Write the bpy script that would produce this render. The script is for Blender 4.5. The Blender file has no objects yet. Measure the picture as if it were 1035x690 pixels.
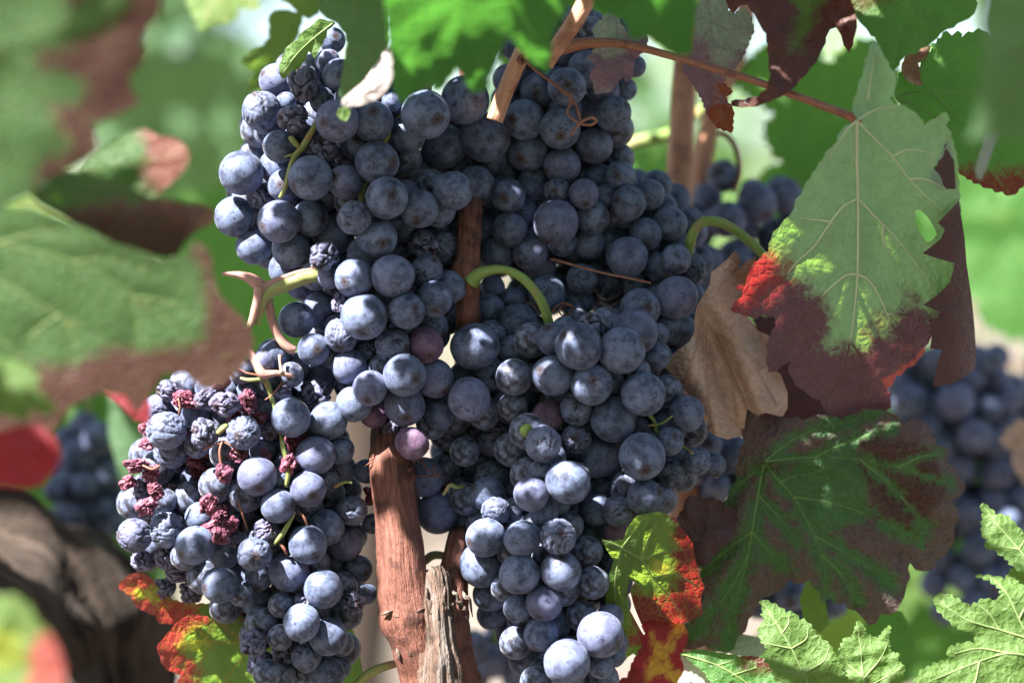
import bpy, bmesh, math, random
import numpy as np
from mathutils import Vector, Matrix, Quaternion, noise
from mathutils.geometry import delaunay_2d_cdt
random.seed(7); RNG = np.random.default_rng(7)
scene = bpy.context.scene
COL = scene.collection
# ------------------------------------------------------------------ camera
FOCUS = 0.885                       # metres to the plane in focus
LENS, SENSOR = 85.0, 36.0
PX = FOCUS * SENSOR / LENS / 1035.0  # metres per photo pixel in the plane in focus
CAM = Vector((0, 0, 0.78)); TILT = math.radians(-2.0)
cam_d = bpy.data.cameras.new('camera'); cam = bpy.data.objects.new('camera', cam_d)
COL.objects.link(cam); scene.camera = cam
cam.location = CAM; cam.rotation_euler = (math.radians(90) + TILT, 0, 0)
cam_d.lens = LENS; cam_d.sensor_width = SENSOR; cam_d.clip_start = 0.02; cam_d.clip_end = 2000
cam_d.dof.use_dof = True; cam_d.dof.focus_distance = FOCUS; cam_d.dof.aperture_fstop = 4.0
cam_d.dof.aperture_blades = 0
RIGHT = Vector((1, 0, 0)); FWD = Vector((0, math.cos(TILT), math.sin(TILT))); UP = Vector((0, -math.sin(TILT), math.cos(TILT)))
MR = np.array([RIGHT, UP, FWD])
DP = FOCUS / PX
def V(x, y, dz=0.0):
    """photo point + distance behind the focus plane (in photo pixels) -> world"""
    s = (1 + dz / DP) * PX
    return CAM + RIGHT * ((x - 517.5) * s) + UP * ((345 - y) * s) + FWD * (FOCUS + dz * PX)
def VA(P):
    P = np.asarray(P, float); s = (1 + P[:, 2] / DP) * PX
    c = np.stack([(P[:, 0] - 517.5) * s, (345 - P[:, 1]) * s, FOCUS + P[:, 2] * PX], 1)
    return c @ MR + np.array(CAM)
def RS(r, dz): return r * PX * (1 + dz / DP)
# ------------------------------------------------------------------ light
SUN = Vector((-0.48, -0.38, 0.79)).normalized()
w = bpy.data.worlds.new('World'); scene.world = w; w.use_nodes = True
wn = w.node_tree; bg = wn.nodes['Background']; sky = wn.nodes.new('ShaderNodeTexSky')
sky.sky_type = 'NISHITA'; sky.sun_disc = False
sky.sun_elevation = math.asin(SUN.z); sky.sun_rotation = math.atan2(SUN.x, SUN.y)
sky.air_density = 1.0; sky.dust_density = 1.5; sky.ozone_density = 1.0
wn.links.new(sky.outputs[0], bg.inputs[0]); bg.inputs[1].default_value = 0.05
sl = bpy.data.lights.new('sun', 'SUN'); so = bpy.data.objects.new('sun', sl); COL.objects.link(so)
sl.energy = 5.0; sl.angle = math.radians(0.5); sl.color = (1.0, 0.96, 0.90)
so.rotation_euler = SUN.to_track_quat('Z', 'Y').to_euler(); so.location = (0, 0, 6)
scene.view_settings.view_transform = 'Standard'; scene.view_settings.look = 'None'
scene.view_settings.gamma = 1.0; scene.view_settings.use_curve_mapping = False
scene.view_settings.exposure = 2.65
scene.render.engine = 'CYCLES'
scene.cycles.max_bounces = 7; scene.cycles.diffuse_bounces = 4; scene.cycles.glossy_bounces = 2
scene.cycles.transmission_bounces = 4; scene.cycles.caustics_reflective = False; scene.cycles.caustics_refractive = False
scene.cycles.use_denoising = True
scene.cycles.sample_clamp_indirect = 6
# ------------------------------------------------------------------ node helpers
class NT:
    def __init__(s, name):
        s.m = bpy.data.materials.new(name); s.m.use_nodes = True; s.t = s.m.node_tree; s.t.nodes.clear()
        s.out = s.t.nodes.new('ShaderNodeOutputMaterial')
    def n(s, kind, **kw):
        o = s.t.nodes.new('ShaderNode' + kind)
        for k, v in kw.items():
            if hasattr(o, k): setattr(o, k, v)
        return o
    def l(s, a, b): s.t.links.new(a, b)
    def put(s, sock, v):
        if hasattr(v, 'is_output'): s.l(v, sock)
        elif isinstance(v, (tuple, list)) and len(v) == 3 and sock.type == 'RGBA': sock.default_value = (*v, 1)
        else: sock.default_value = v
    def attr(s, name, out='Fac'): return s.n('Attribute', attribute_name=name).outputs[out]
    def math(s, op, a, b=0.0, c=None, clamp=False):
        o = s.n('Math', operation=op); o.use_clamp = clamp; s.put(o.inputs[0], a); s.put(o.inputs[1], b)
        if c is not None: s.put(o.inputs[2], c)
        return o.outputs[0]
    def mr(s, v, a, b, c=0.0, d=1.0):
        o = s.n('MapRange'); o.interpolation_type = 'SMOOTHSTEP'
        for i, x in enumerate((v, a, b, c, d)): s.put(o.inputs[i], x)
        return o.outputs[0]
    def mix(s, f, a, b, blend='MIX'):
        o = s.n('Mix', data_type='RGBA', blend_type=blend); s.put(o.inputs[0], f); s.put(o.inputs[6], a); s.put(o.inputs[7], b)
        return o.outputs[2]
    def noise(s, vec, scale, detail=3.0, rough=0.55, dist=0.0, out=0):
        o = s.n('TexNoise'); s.put(o.inputs['Vector'], vec); s.put(o.inputs['Scale'], scale)
        s.put(o.inputs['Detail'], detail); s.put(o.inputs['Roughness'], rough); s.put(o.inputs['Distortion'], dist)
        return o.outputs[out]
    def voro(s, vec, scale, feature='DISTANCE_TO_EDGE'):
        o = s.n('TexVoronoi', feature=feature); s.put(o.inputs['Vector'], vec); s.put(o.inputs['Scale'], scale)
        return o.outputs[0]
    def vm(s, op, a, b):
        o = s.n('VectorMath', operation=op); s.put(o.inputs[0], a)
        if op == 'SCALE': s.put(o.inputs['Scale'], b)
        else: s.put(o.inputs[1], b)
        return o.outputs[0]
    def bump(s, h, dist, strength=1.0, normal=None):
        o = s.n('Bump'); s.put(o.inputs['Height'], h); o.inputs['Distance'].default_value = dist
        o.inputs['Strength'].default_value = strength
        if normal is not None: s.l(normal, o.inputs['Normal'])
        return o.outputs[0]
    def prin(s, col, rough, spec=0.4, normal=None, sheen=0.0, sheen_rough=0.4, sheen_tint=(1, 1, 1)):
        o = s.n('BsdfPrincipled'); s.put(o.inputs['Base Color'], col); s.put(o.inputs['Roughness'], rough)
        s.put(o.inputs['Specular IOR Level'], spec)
        o.inputs['Sheen Weight'].default_value = sheen; o.inputs['Sheen Roughness'].default_value = sheen_rough
        o.inputs['Sheen Tint'].default_value = (*sheen_tint, 1)
        if normal is not None: s.l(normal, o.inputs['Normal'])
        return o
    def end(s, shader): s.l(shader, s.out.inputs[0]); return s.m
# ------------------------------------------------------------------ object helpers
def tag(o, label=None, cat=None, group=None, kind=None):
    if label: o['label'] = label
    if cat: o['category'] = cat
    if group: o['group'] = group
    if kind: o['kind'] = kind
    return o
def link(name, data, parent=None, loc=(0, 0, 0)):
    o = bpy.data.objects.new(name, data); COL.objects.link(o); o.location = loc
    if parent is not None: o.parent = parent
    return o
class MB:
    """collects geometry in world space, then links it as ONE object with its origin at `org`"""
    def __init__(s): s.v = []; s.f = []; s.mi = []; s.at = {}; s.n = 0
    def add(s, V_, F, mi=0, **at):
        V_ = np.asarray(V_, float); k = len(V_)
        for a in set(s.at) | set(at):
            if a not in s.at: s.at[a] = [np.zeros((s.n, np.shape(at[a])[1]) if np.ndim(at[a]) == 2 else s.n)]
            if a in at: s.at[a].append(np.asarray(at[a], float))
            else: s.at[a].append(np.zeros((k,) + s.at[a][0].shape[1:]))
        s.v.append(V_); s.f += [[i + s.n for i in f] for f in F]; s.mi += [mi] * len(F); s.n += k
    def mesh(s, name, org, mats, smooth=True):
        me = bpy.data.meshes.new(name); vv = np.concatenate(s.v) - np.array(org)
        me.from_pydata(vv.tolist(), [], s.f); me.update()
        for m in mats: me.materials.append(m)
        me.polygons.foreach_set('material_index', s.mi); me.polygons.foreach_set('use_smooth', [smooth] * len(s.f))
        for a, parts in s.at.items():
            d = np.concatenate(parts)
            if d.ndim == 2:
                at = me.attributes.new(a, 'FLOAT_VECTOR', 'POINT'); at.data.foreach_set('vector', d.astype(np.float32).ravel())
            else:
                at = me.attributes.new(a, 'FLOAT', 'POINT'); at.data.foreach_set('value', d.astype(np.float32))
        return me
    def build(s, name, mats, parent=None, org=None, smooth=True):
        if not isinstance(mats, (list, tuple)): mats = [mats]
        if org is None: org = parent.location if parent is not None else s.v[0][0]
        me = s.mesh(name, Vector(org), mats, smooth)
        loc = Vector(org) - (parent_world(parent) if parent is not None else Vector())
        return link(name, me, parent, loc)
def parent_world(p):
    v = Vector(p.location)
    while p.parent is not None: p = p.parent; v += Vector(p.location)
    return v
def catmull(P, n):
    P = np.asarray(P, float); Q = np.vstack([2 * P[0] - P[1], P, 2 * P[-1] - P[-2]]); out = []
    for i in range(len(P) - 1):
        a, b, c, d = Q[i:i + 4]
        for k in range(n):
            t = k / n
            out.append(0.5 * (2 * b + (c - a) * t + (2 * a - 5 * b + 4 * c - d) * t * t + (3 * b - a - 3 * c + d) * t ** 3))
    out.append(P[-1]); return np.array(out)
def tube(mb, pts, nseg=12, sub=6, mi=0, disp=None, cap=True, seed=0, flat=1.0, extra=None):
    """pts: rows (x, y, dz, r) in photo pixels; disp(angle, length_px) -> factor on the radius"""
    C = catmull(pts, sub); W = VA(C[:, :3]); R = np.array([RS(max(r, .05), z) for z, r in zip(C[:, 2], C[:, 3])])
    T = np.gradient(W, axis=0); T /= np.linalg.norm(T, axis=1)[:, None] + 1e-12
    nrm = np.cross(T[0], [0.03, 1, 0.05]); nrm /= np.linalg.norm(nrm)
    L = np.concatenate([[0], np.cumsum(np.linalg.norm(np.diff(W, axis=0), axis=1))]) / PX
    vs, lp = [], []
    for i in range(len(W)):
        nrm = nrm - T[i] * nrm.dot(T[i]); nrm /= np.linalg.norm(nrm); bi = np.cross(T[i], nrm)
        for k in range(nseg):
            a = 2 * math.pi * k / nseg; f = disp(a, L[i]) if disp else 1.0
            vs.append(W[i] + (nrm * math.cos(a) + bi * math.sin(a) * flat) * R[i] * f)
            lp.append((math.cos(a) * C[i, 3] / 100, math.sin(a) * C[i, 3] / 100, L[i] / 100 + seed))
    F = []
    for i in range(len(W) - 1):
        for k in range(nseg):
            k2 = (k + 1) % nseg; F.append([i * nseg + k, i * nseg + k2, (i + 1) * nseg + k2, (i + 1) * nseg + k])
    if cap: F.append(list(range(nseg))[::-1]); F.append([(len(W) - 1) * nseg + k for k in range(nseg)])
    ex = {k: np.repeat(v, nseg) for k, v in extra(C).items()} if extra else {}
    mb.add(vs, F, mi, lp=np.array(lp), **ex); return W
def bark_disp(seed, amp=0.12, fl=0.05, fa=2.2):
    def d(a, l):
        p = Vector((math.cos(a) * fa, math.sin(a) * fa, l * fl + seed * 7.3))
        return 1 + amp * (noise.noise(p) + 0.5 * noise.noise(p * 2.7) + .35 * noise.noise(Vector((p.x * 4, p.y * 4, p.z * 1.3))))
    return d
# ------------------------------------------------------------------ materials
def grape_material(name, bloom, skin, brown, lo=0.34, hi=0.62, rough=0.6, fold=None, warm=None):
    s = NT(name); tc = s.n('TexCoord').outputs['Object']; oi = s.n('ObjectInfo').outputs['Random']
    off = s.n('CombineXYZ'); s.l(oi, off.inputs[0]); s.put(off.inputs[1], s.math('MULTIPLY', oi, 7.7))
    p = s.vm('ADD', tc, s.vm('SCALE', off.outputs[0], 37.0))
    big = s.noise(p, 1.7, 3, .6); mid = s.noise(p, 6.0, 4, .65, .4); fine = s.noise(p, 34, 3, .7)
    f = s.math('ADD', s.math('MULTIPLY', big, .70), s.math('ADD', s.math('MULTIPLY', mid, .24), s.math('MULTIPLY', fine, .08)))
    f = s.mr(f, lo, hi, 0.12, 1.0)
    rnd = s.mr(oi, 0.0, 1.0, 0.74, 1.0); f = s.math('MULTIPLY', f, rnd)
    col = s.mix(f, skin, bloom)
    r2 = s.math('FRACT', s.math('MULTIPLY', oi, 13.7))
    col = s.mix(s.mr(r2, .55, 1.0, 0, .35), col, tuple(c * k for c, k in zip(bloom, warm or (.95, .70, .82))))
    sp = s.n('SeparateXYZ'); s.l(tc, sp.inputs[0])
    rad = s.math('SQRT', s.math('ADD', s.math('POWER', sp.outputs[0], 2.0), s.math('POWER', sp.outputs[1], 2.0)))
    top = s.math('GREATER_THAN', sp.outputs[2], 0.0)
    wob = s.math('ADD', rad, s.math('MULTIPLY', s.math('SUBTRACT', mid, .5), .5))
    col = s.mix(s.math('MULTIPLY', s.mr(wob, .12, .42, .85, 0.0), top), col, brown)
    col = s.mix(s.math('MULTIPLY', s.mr(rad, .05, .085, 1, 0.0), top), col, (.012, .008, .008))
    rub = s.mr(s.noise(p, 3.1, 2, .5, 1.2), .60, .70, 0, .8)          # patches where the bloom is rubbed off
    col = s.mix(rub, col, tuple(c * 1.6 for c in skin))
    spk = s.mr(s.noise(p, 75, 1, .5), .68, .76, 0, .28); col = s.mix(spk, col, (.10, .07, .055))
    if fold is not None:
        at = s.attr('fold'); col = s.mix(s.mr(at, .15, .85, 0, .85), col, fold)  # creases painted near black, putting fold shade into the skin colour
    rg = s.mr(rub, 0, 1, rough, rough - .16)
    nb = s.bump(s.math('ADD', fine, s.math('MULTIPLY', mid, 1.2)), .00012, .4)
    b = s.prin(col, rg, .28, nb, sheen=.12, sheen_rough=.4, sheen_tint=(.80, .86, 1))
    return s.end(b.outputs[0])
M = {}
M['grape'] = grape_material('grape_skin', (.142, .178, .292), (.015, .018, .038), (.045, .028, .026))
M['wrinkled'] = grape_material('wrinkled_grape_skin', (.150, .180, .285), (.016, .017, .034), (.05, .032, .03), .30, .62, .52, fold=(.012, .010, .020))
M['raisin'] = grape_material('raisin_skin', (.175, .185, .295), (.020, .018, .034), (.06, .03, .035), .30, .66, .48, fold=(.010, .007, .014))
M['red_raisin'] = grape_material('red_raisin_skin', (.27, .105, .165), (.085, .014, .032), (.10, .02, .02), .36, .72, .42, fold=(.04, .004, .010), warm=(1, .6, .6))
M['purple'] = grape_material('purple_grape_skin', (.170, .115, .190), (.050, .020, .042), (.08, .04, .04), .32, .66)
def wood(name, c1, c2, c3, rough=.6, streak=1.0, grey=None, bumpd=.0006):
    s = NT(name); lp = s.attr('lp', 'Vector')
    st = s.vm('MULTIPLY', lp, (1, 1, .12)); a = s.noise(st, 22, 4, .65, .3); b = s.noise(lp, 4.5, 4, .6); c = s.noise(s.vm('MULTIPLY', lp, (1, 1, .05)), 60, 2, .6)
    col = s.mix(s.mr(a, .32, .68), c1, c2); col = s.mix(s.mr(b, .50, .66, 0, .85), col, c3)
    col = s.mix(s.mr(c, .55, .7, 0, .5 * streak), col, tuple(x * .45 for x in c1))
    if grey: col = s.mix(s.mr(s.noise(st, 9, 4, .7), .46, .6, 0, .9), col, grey)
    h = s.math('ADD', s.math('ADD', a, s.math('MULTIPLY', c, .8)), b)
    return s.end(s.prin(col, rough, .35, s.bump(h, bumpd, .8)).outputs[0])
M['cane'] = wood('ripe_cane_bark', (.115, .042, .030), (.205, .085, .060), (.050, .020, .016), .7, 1.3, bumpd=.0013)
M['cane_pale'] = wood('pale_orange_cane', (.40, .19, .12), (.50, .27, .17), (.26, .11, .07), .55)
M['old_bark'] = wood('old_vine_bark', (.085, .050, .036), (.15, .10, .078), (.04, .025, .018), .9, 1.4, grey=(.155, .135, .122), bumpd=.0018)
M['trunk'] = wood('trunk_bark', (.028, .019, .014), (.050, .034, .025), (.012, .008, .006), .95, 1.2, grey=(.085, .062, .048), bumpd=.003)
M['petiole_red'] = wood('red_petiole', (.25, .085, .060), (.30, .15, .085), (.15, .055, .045), .5, .5, bumpd=.0003)
M['stalk_green'] = wood('green_stalk', (.15, .24, .050), (.22, .31, .085), (.27, .20, .09), .45, .3, bumpd=.0003)
M['stalk_pink'] = wood('pink_stalk', (.33, .165, .145), (.38, .23, .19), (.24, .21, .10), .5, .5, bumpd=.0003)
M['stalk_mixed'] = wood('yellow_green_stalk', (.19, .24, .07), (.28, .29, .11), (.33, .17, .10), .5, .5, bumpd=.0003)
M['tendril'] = wood('dry_tendril', (.17, .065, .045), (.25, .12, .08), (.16, .06, .04), .6, .8, bumpd=.0002)
M['green_berry'] = wood('green_berry', (.20, .30, .07), (.26, .36, .10), (.16, .22, .06), .45, .3, bumpd=.0002)
# ------------------------------------------------------------------ leaves
def seg_dist(P, A, B):
    """distance of points P (n,2) to segments A-B (m,2) -> (n,)"""
    best = np.full(len(P), 1e9)
    for a, b in zip(A, B):
        d = b - a; L = max(d.dot(d), 1e-9); t = np.clip(((P - a) @ d) / L, 0, 1)
        q = a + t[:, None] * d; best = np.minimum(best, np.hypot(P[:, 0] - q[:, 0], P[:, 1] - q[:, 1]))
    return best
def inside(P, poly):
    poly = np.asarray(poly, float); x, y = P[:, 0], P[:, 1]; r = np.zeros(len(P), bool); j = len(poly) - 1
    for i in range(len(poly)):
        xi, yi = poly[i]; xj, yj = poly[j]
        c = ((yi > y) != (yj > y)) & (x < (xj - xi) * (y - yi) / ((yj - yi) if yj != yi else 1e-9) + xi)
        r ^= c; j = i
    return r
def sdist(P, poly):
    """signed distance, positive inside"""
    poly = np.asarray(poly, float); d = seg_dist(P, poly, np.roll(poly, -1, 0)); return np.where(inside(P, poly), d, -d)
def area(poly):
    p = np.asarray(poly, float); q = np.roll(p, -1, 0); return .5 * np.sum(p[:, 0] * q[:, 1] - q[:, 0] * p[:, 1])
def serrate(poly, amp, step, seed=0):
    """teeth along the outline, leaning forward, uneven"""
    rn = random.Random(seed); out = []; p = np.asarray(poly, float); sg = 1 if area(p) > 0 else -1; n = len(p)
    for i in range(n):
        a, b = p[i], p[(i + 1) % n]; d = b - a; L = np.hypot(*d); out.append(tuple(a))
        k = int(round(L / step))
        if k < 1 or L < step * .8: continue
        nr = np.array([d[1], -d[0]]) / L * sg
        cuts = sorted([(j + rn.uniform(-.15, .15)) / k for j in range(1, k)]); cuts = [0.0] + cuts + [1.0]
        for j in range(k):
            t0, t1 = cuts[j], cuts[j + 1]; h = amp * rn.uniform(.6, 1.25) * min(1, L * (t1 - t0) / step)
            m = t0 + (t1 - t0) * rn.uniform(.55, .75)
            out.append(tuple(a + d * (t0 + (m - t0) * .55) + nr * h * .62)); out.append(tuple(a + d * m + nr * h))
            if j < k - 1: out.append(tuple(a + d * t1))
    return out
LEAFMAT = {}
def leaf_mat(name, base, trans, layers=(), vein=(.30, .36, .16), veinw=.6, reti=(.10, .14), reti_s=12.0, gloss=.42, spec=.32, mixt=.42, freckle=None, bumpd=.00042):
    """layers: (reflected colour, transmitted colour, softness px, noise px); attributes p0, p1.. hold px distance into each layer"""
    if name in LEAFMAT: return LEAFMAT[name]
    s = NT(name); lp = s.attr('lp', 'Vector'); vd = s.attr('vd')
    n1 = s.noise(lp, 3.2, 4, .6); n2 = s.noise(lp, 14, 4, .65, .3); n3 = s.noise(lp, 55, 2, .6)
    wl = s.vm('ADD', lp, s.vm('SCALE', s.noise(lp, 9, 2, .5, 0, 1), .05))
    e1 = s.voro(wl, reti_s); e2 = s.voro(wl, reti_s * 3.3)
    c = s.mix(s.mr(n1, .3, .7, 0, .55), base, tuple(x * .66 for x in base)); c = s.mix(s.mr(n2, .35, .7, 0, .35), c, tuple(min(1, x * 1.35) for x in base))
    t = s.mix(s.mr(n1, .3, .7, 0, .4), trans, tuple(x * .7 for x in trans))
    cv = s.n('TexVoronoi', feature='F1'); s.l(wl, cv.inputs['Vector']); s.put(cv.inputs['Scale'], reti_s * .8)
    cs = s.n('SeparateColor'); s.l(cv.outputs['Color'], cs.inputs[0]); cell = s.math('SUBTRACT', cs.outputs[0], .5)
    for i, L in enumerate(layers):
        cr, ct, soft, amp = L; p = s.attr('p%d' % i)
        w_ = s.math('ADD', s.math('MULTIPLY', cell, amp * .75), s.math('MULTIPLY', s.math('SUBTRACT', n1, .5), amp * 3.2))
        w_ = s.math('ADD', w_, s.math('MULTIPLY', s.math('SUBTRACT', n2, .5), amp * .9))
        w_ = s.math('ADD', w_, s.math('MULTIPLY', s.mr(e1, 0, .12, -1, 0), amp * .35))
        f = s.mr(s.math('ADD', p, w_), -soft * 1.6, soft * 1.6)
        cc = s.mix(s.mr(n2, .3, .7, 0, .5), cr, tuple(x * .62 for x in cr)); cc = s.mix(s.mr(n3, .4, .75, 0, .3), cc, tuple(min(1, x * 1.5) for x in cr))
        c = s.mix(f, c, cc); t = s.mix(f, t, ct)
    if freckle: 
        f = s.mr(s.noise(lp, 38, 2, .5), .68, .73, 0, .8); c = s.mix(f, c, freckle); t = s.mix(f, t, freckle)
    ln = s.math('MULTIPLY', s.mr(e1, .0, .085, 1, 0), veinw * .55)
    ln2 = s.math('MULTIPLY', s.mr(e2, .0, .10, 1, 0), veinw * .22)
    if vein is not None:
        mv = s.math('MAXIMUM', ln, ln2); c = s.mix(mv, c, vein); t = s.mix(mv, t, tuple(x * .7 for x in trans))
        c = s.mix(s.mr(vd, .3, 2.6, min(1, veinw * 1.2), 0), c, vein)
    h = s.math('ADD', s.mr(e1, 0, .35, 0, 1.0), s.math('ADD', s.mr(e2, 0, .3, 0, .35), s.math('MULTIPLY', n2, .6)))
    nb = s.bump(h, bumpd, .65)
    b = s.prin(c, s.mr(n2, .3, .7, gloss - .06, gloss + .1), spec, nb)
    tr = s.n('BsdfTranslucent'); s.l(t, tr.inputs[0]); s.l(nb, tr.inputs[1])
    mx = s.n('MixShader'); mx.inputs[0].default_value = mixt; s.l(b.outputs[0], mx.inputs[1]); s.l(tr.outputs[0], mx.inputs[2])
    LEAFMAT[name] = s.end(mx.outputs[0]); return LEAFMAT[name]
TARGETS = []      # world points with lit / shaded wish, for placing the shading canopy
def leaf(label, outline, mat, veins=(), dz=0, slope=(0, 0), und=7, uscale=70, quilt=2.2, teeth=None, res=4.0, holes=(), regions=(), zf=None,
         seed=1, edge=(0, 10), vein_mat=None, vein_r=1.6, name='vine_leaf', group=None, cat='leaf', lit=None, side=1, parent=None, fine=1.0, tdens=22):
    """one leaf blade traced in photo px and given its own depth, slope, waviness and raised veins"""
    O = [tuple(map(float, p)) for p in outline]
    if teeth: O = serrate(O, teeth[0], teeth[1], seed)
    A = np.array(O); x0, y0 = A.min(0); x1, y1 = A.max(0); xc, yc = (x0 + x1) / 2, (y0 + y1) / 2
    D = []                                                     # densified outline
    for i in range(len(A)):
        a, b = A[i], A[(i + 1) % len(A)]; k = max(1, int(np.hypot(*(b - a)) / (res * 1.3)))
        D += [a + (b - a) * j / k for j in range(k)]
    D = np.array(D); g = []
    ny = int((y1 - y0) / (res * .87)) + 1; nx = int((x1 - x0) / res) + 1
    gx, gy = np.meshgrid(np.arange(nx), np.arange(ny)); P = np.stack([x0 + (gx + .5 * (gy % 2)) * res, y0 + gy * res * .87], -1).reshape(-1, 2)
    P = P + RNG.uniform(-.18, .18, P.shape) * res
    P = P[inside(P, D)]; P = P[seg_dist(P, D, np.roll(D, -1, 0)) > res * .45]
    for h in holes:
        H = np.array(h, float); hb = []
        for a, b in zip(H, np.roll(H, -1, 0)):
            k = max(1, int(np.hypot(*(b - a)) / res)); hb += [a + (b - a) * j / k for j in range(k)]
        hb = np.array(hb); P = P[seg_dist(P, H, np.roll(H, -1, 0)) > res * .6]; P = np.vstack([P, hb[inside(hb, D)]])
    allp = [Vector(p) for p in np.vstack([D, P])]
    vs, es, fs, *_ = delaunay_2d_cdt(allp, [], [list(range(len(D)))], 1, 1e-5)
    Q = np.array([tuple(v) for v in vs])
    if holes:
        keep = []
        for f in fs:
            c = Q[list(f)].mean(0)[None]
            if not any(inside(c, h)[0] for h in holes): keep.append(f)
        fs = keep
    VS = [catmull(np.array([(p[0], p[1], 0) for p in v]), 4)[:, :2] for v in veins]
    def vdist(P):
        d = np.full(len(P), 60.0)
        for v in VS: d = np.minimum(d, seg_dist(P, v[:-1], v[1:]))
        return d
    def depth(P, vd):
        z = dz + slope[0] * (P[:, 0] - xc) + slope[1] * (P[:, 1] - yc)
        z = z + np.array([und * (noise.noise(Vector((x / uscale, y / uscale, seed * 3.1))) + .4 * noise.noise(Vector((x / uscale * 2.3, y / uscale * 2.3, seed * 5.7)))) for x, y in P])
        z = z + side * quilt * (1 - np.exp(-(vd / 9.0) ** 2))
        if fine: z = z + fine * np.array([noise.noise(Vector((x / 9, y / 9, seed * 1.9))) for x, y in P]) * np.clip(vd / 6, 0, 1)
        if edge[0]:
            ed = seg_dist(P, D, np.roll(D, -1, 0)); z = z + edge[0] * np.exp(-(ed / edge[1]) ** 1.5)
        if zf is not None: z = z + np.array([zf(x, y) for x, y in P])
        return z
    vd = vdist(Q); z = depth(Q, vd)
    at0 = {'p%d' % i: np.full(len(Q), -99.0) for i in range(3)}
    at = dict(at0, lp=np.stack([Q[:, 0] / 100, Q[:, 1] / 100, np.full(len(Q), seed * 1.7)], 1), vd=vd)
    for i, rg in enumerate(regions):
        kv = 0.0; bias = 0.0; cut = None
        if isinstance(rg, dict): kv = rg.get('kv', 0); bias = rg.get('bias', 0); cut = rg.get('cut'); rg = rg.get('poly')
        d = sdist(Q, rg) if rg is not None else np.full(len(Q), 99.0)
        if kv: d = np.minimum(d, kv * vd + bias)
        if cut is not None: d = np.minimum(d, -sdist(Q, cut))
        at['p%d' % i] = d
    W = VA(np.column_stack([Q, z])); mb = MB()
    mb.add(W, [list(f) for f in fs], 0, **at)
    mats = [mat]
    if VS and vein_mat is not None:
        mats.append(vein_mat)
        def vex(C):
            r = {'p%d' % i: np.full(len(C), -99.0) for i in range(3)}
            for i, g in enumerate(regions):
                if not isinstance(g, dict): r['p%d' % i] = sdist(C[:, :2], g)
            return r
        for k, v in enumerate(VS):
            vz = depth(v, np.zeros(len(v))); n = len(v); big = vein_r * (1.0 if k == 0 else .72)
            keep = inside(v, D) ; keep[0] = True
            if keep.sum() < 3: continue
            m = int(np.argmin(keep)) if not keep.all() else n
            if m < 3: continue
            step = max(1, m // 14); idx = list(range(0, m, step))
            tube(mb, [(v[i, 0], v[i, 1], vz[i] - .35 * side, big * (1 - .78 * i / n)) for i in idx], 6, 3, 1, cap=False, seed=seed, extra=vex)
    if label is None and parent is None: raise ValueError('label')
    o = mb.build(name, mats, parent, org=V(O[0][0], O[0][1], float(dz)) if parent is None else parent_world(parent))
    if parent is None: tag(o, label, cat, group)
    if lit is not None:
        k = RNG.permutation(len(Q))[:max(14, len(Q) // (tdens if res < 6 else 12))]
        if isinstance(lit, list):
            inl = np.flatnonzero(np.any([inside(Q, l) for l in lit], 0)); k = np.concatenate([k, RNG.permutation(inl)[:160]])
        for i in k: TARGETS.append((W[i], bool(lit is True or (lit is not False and any(inside(Q[i][None], l)[0] for l in lit)))))
    o['_z'] = 0; del o['_z']
    return o
def petiole(parent, pts, mat, name='petiole', nseg=10, sub=6, disp=None):
    mb = MB(); tube(mb, pts, nseg, sub, 0, disp=disp); return mb.build(name, mat, parent, org=parent_world(parent))
def ell(cx, cy, rx, ry=None, rot=0, n=14):
    ry = ry or rx; c, s_ = math.cos(math.radians(rot)), math.sin(math.radians(rot))
    return [(cx + rx * math.cos(a) * c - ry * math.sin(a) * s_, cy + rx * math.cos(a) * s_ + ry * math.sin(a) * c) for a in [2 * math.pi * i / n for i in range(n)]]
# a generic five-lobed leaf, tip down, petiole at the origin, about 1 unit from petiole to tip
GEN = [(0, .02), (.10, -.16), (.28, -.30), (.42, -.27), (.50, -.12), (.62, -.05), (.60, .10), (.70, .24), (.62, .34), (.50, .38), (.36, .40), (.44, .58), (.36, .74), (.22, .84), (.10, .96), (0, 1.08)]
GEN = GEN + [(-x, y) for x, y in GEN[-2:0:-1]]
GENV = [[(0, 0), (0, .5), (0, 1.0)], [(0, 0), (.25, .2), (.62, .26)], [(0, 0), (-.25, .2), (-.62, .26)], [(0, 0), (.2, -.08), (.45, -.18)], [(0, 0), (-.2, -.08), (-.45, -.18)],
        [(0, .35), (.2, .55), (.34, .68)], [(0, .35), (-.2, .55), (-.34, .68)], [(.25, .2), (.4, .12), (.56, .02)], [(-.25, .2), (-.4, .12), (-.56, .02)]]
def gen_leaf(label, x, y, size, ang, mat, dz, sq=1.0, seed=1, res=9, **kw):
    c, s_ = math.cos(math.radians(ang)), math.sin(math.radians(ang)); rn = random.Random(seed)
    def T(p): return (x + size * (p[0] * sq * c - p[1] * s_), y + size * (p[0] * sq * s_ + p[1] * c))
    out = [T((p[0] * rn.uniform(.93, 1.07), p[1] * rn.uniform(.95, 1.05))) for p in GEN]
    return leaf(label, out, mat, [[T(p) for p in v] for v in GENV], dz=dz, seed=seed, res=res, teeth=(size * .05, size * .1), **kw)
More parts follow.
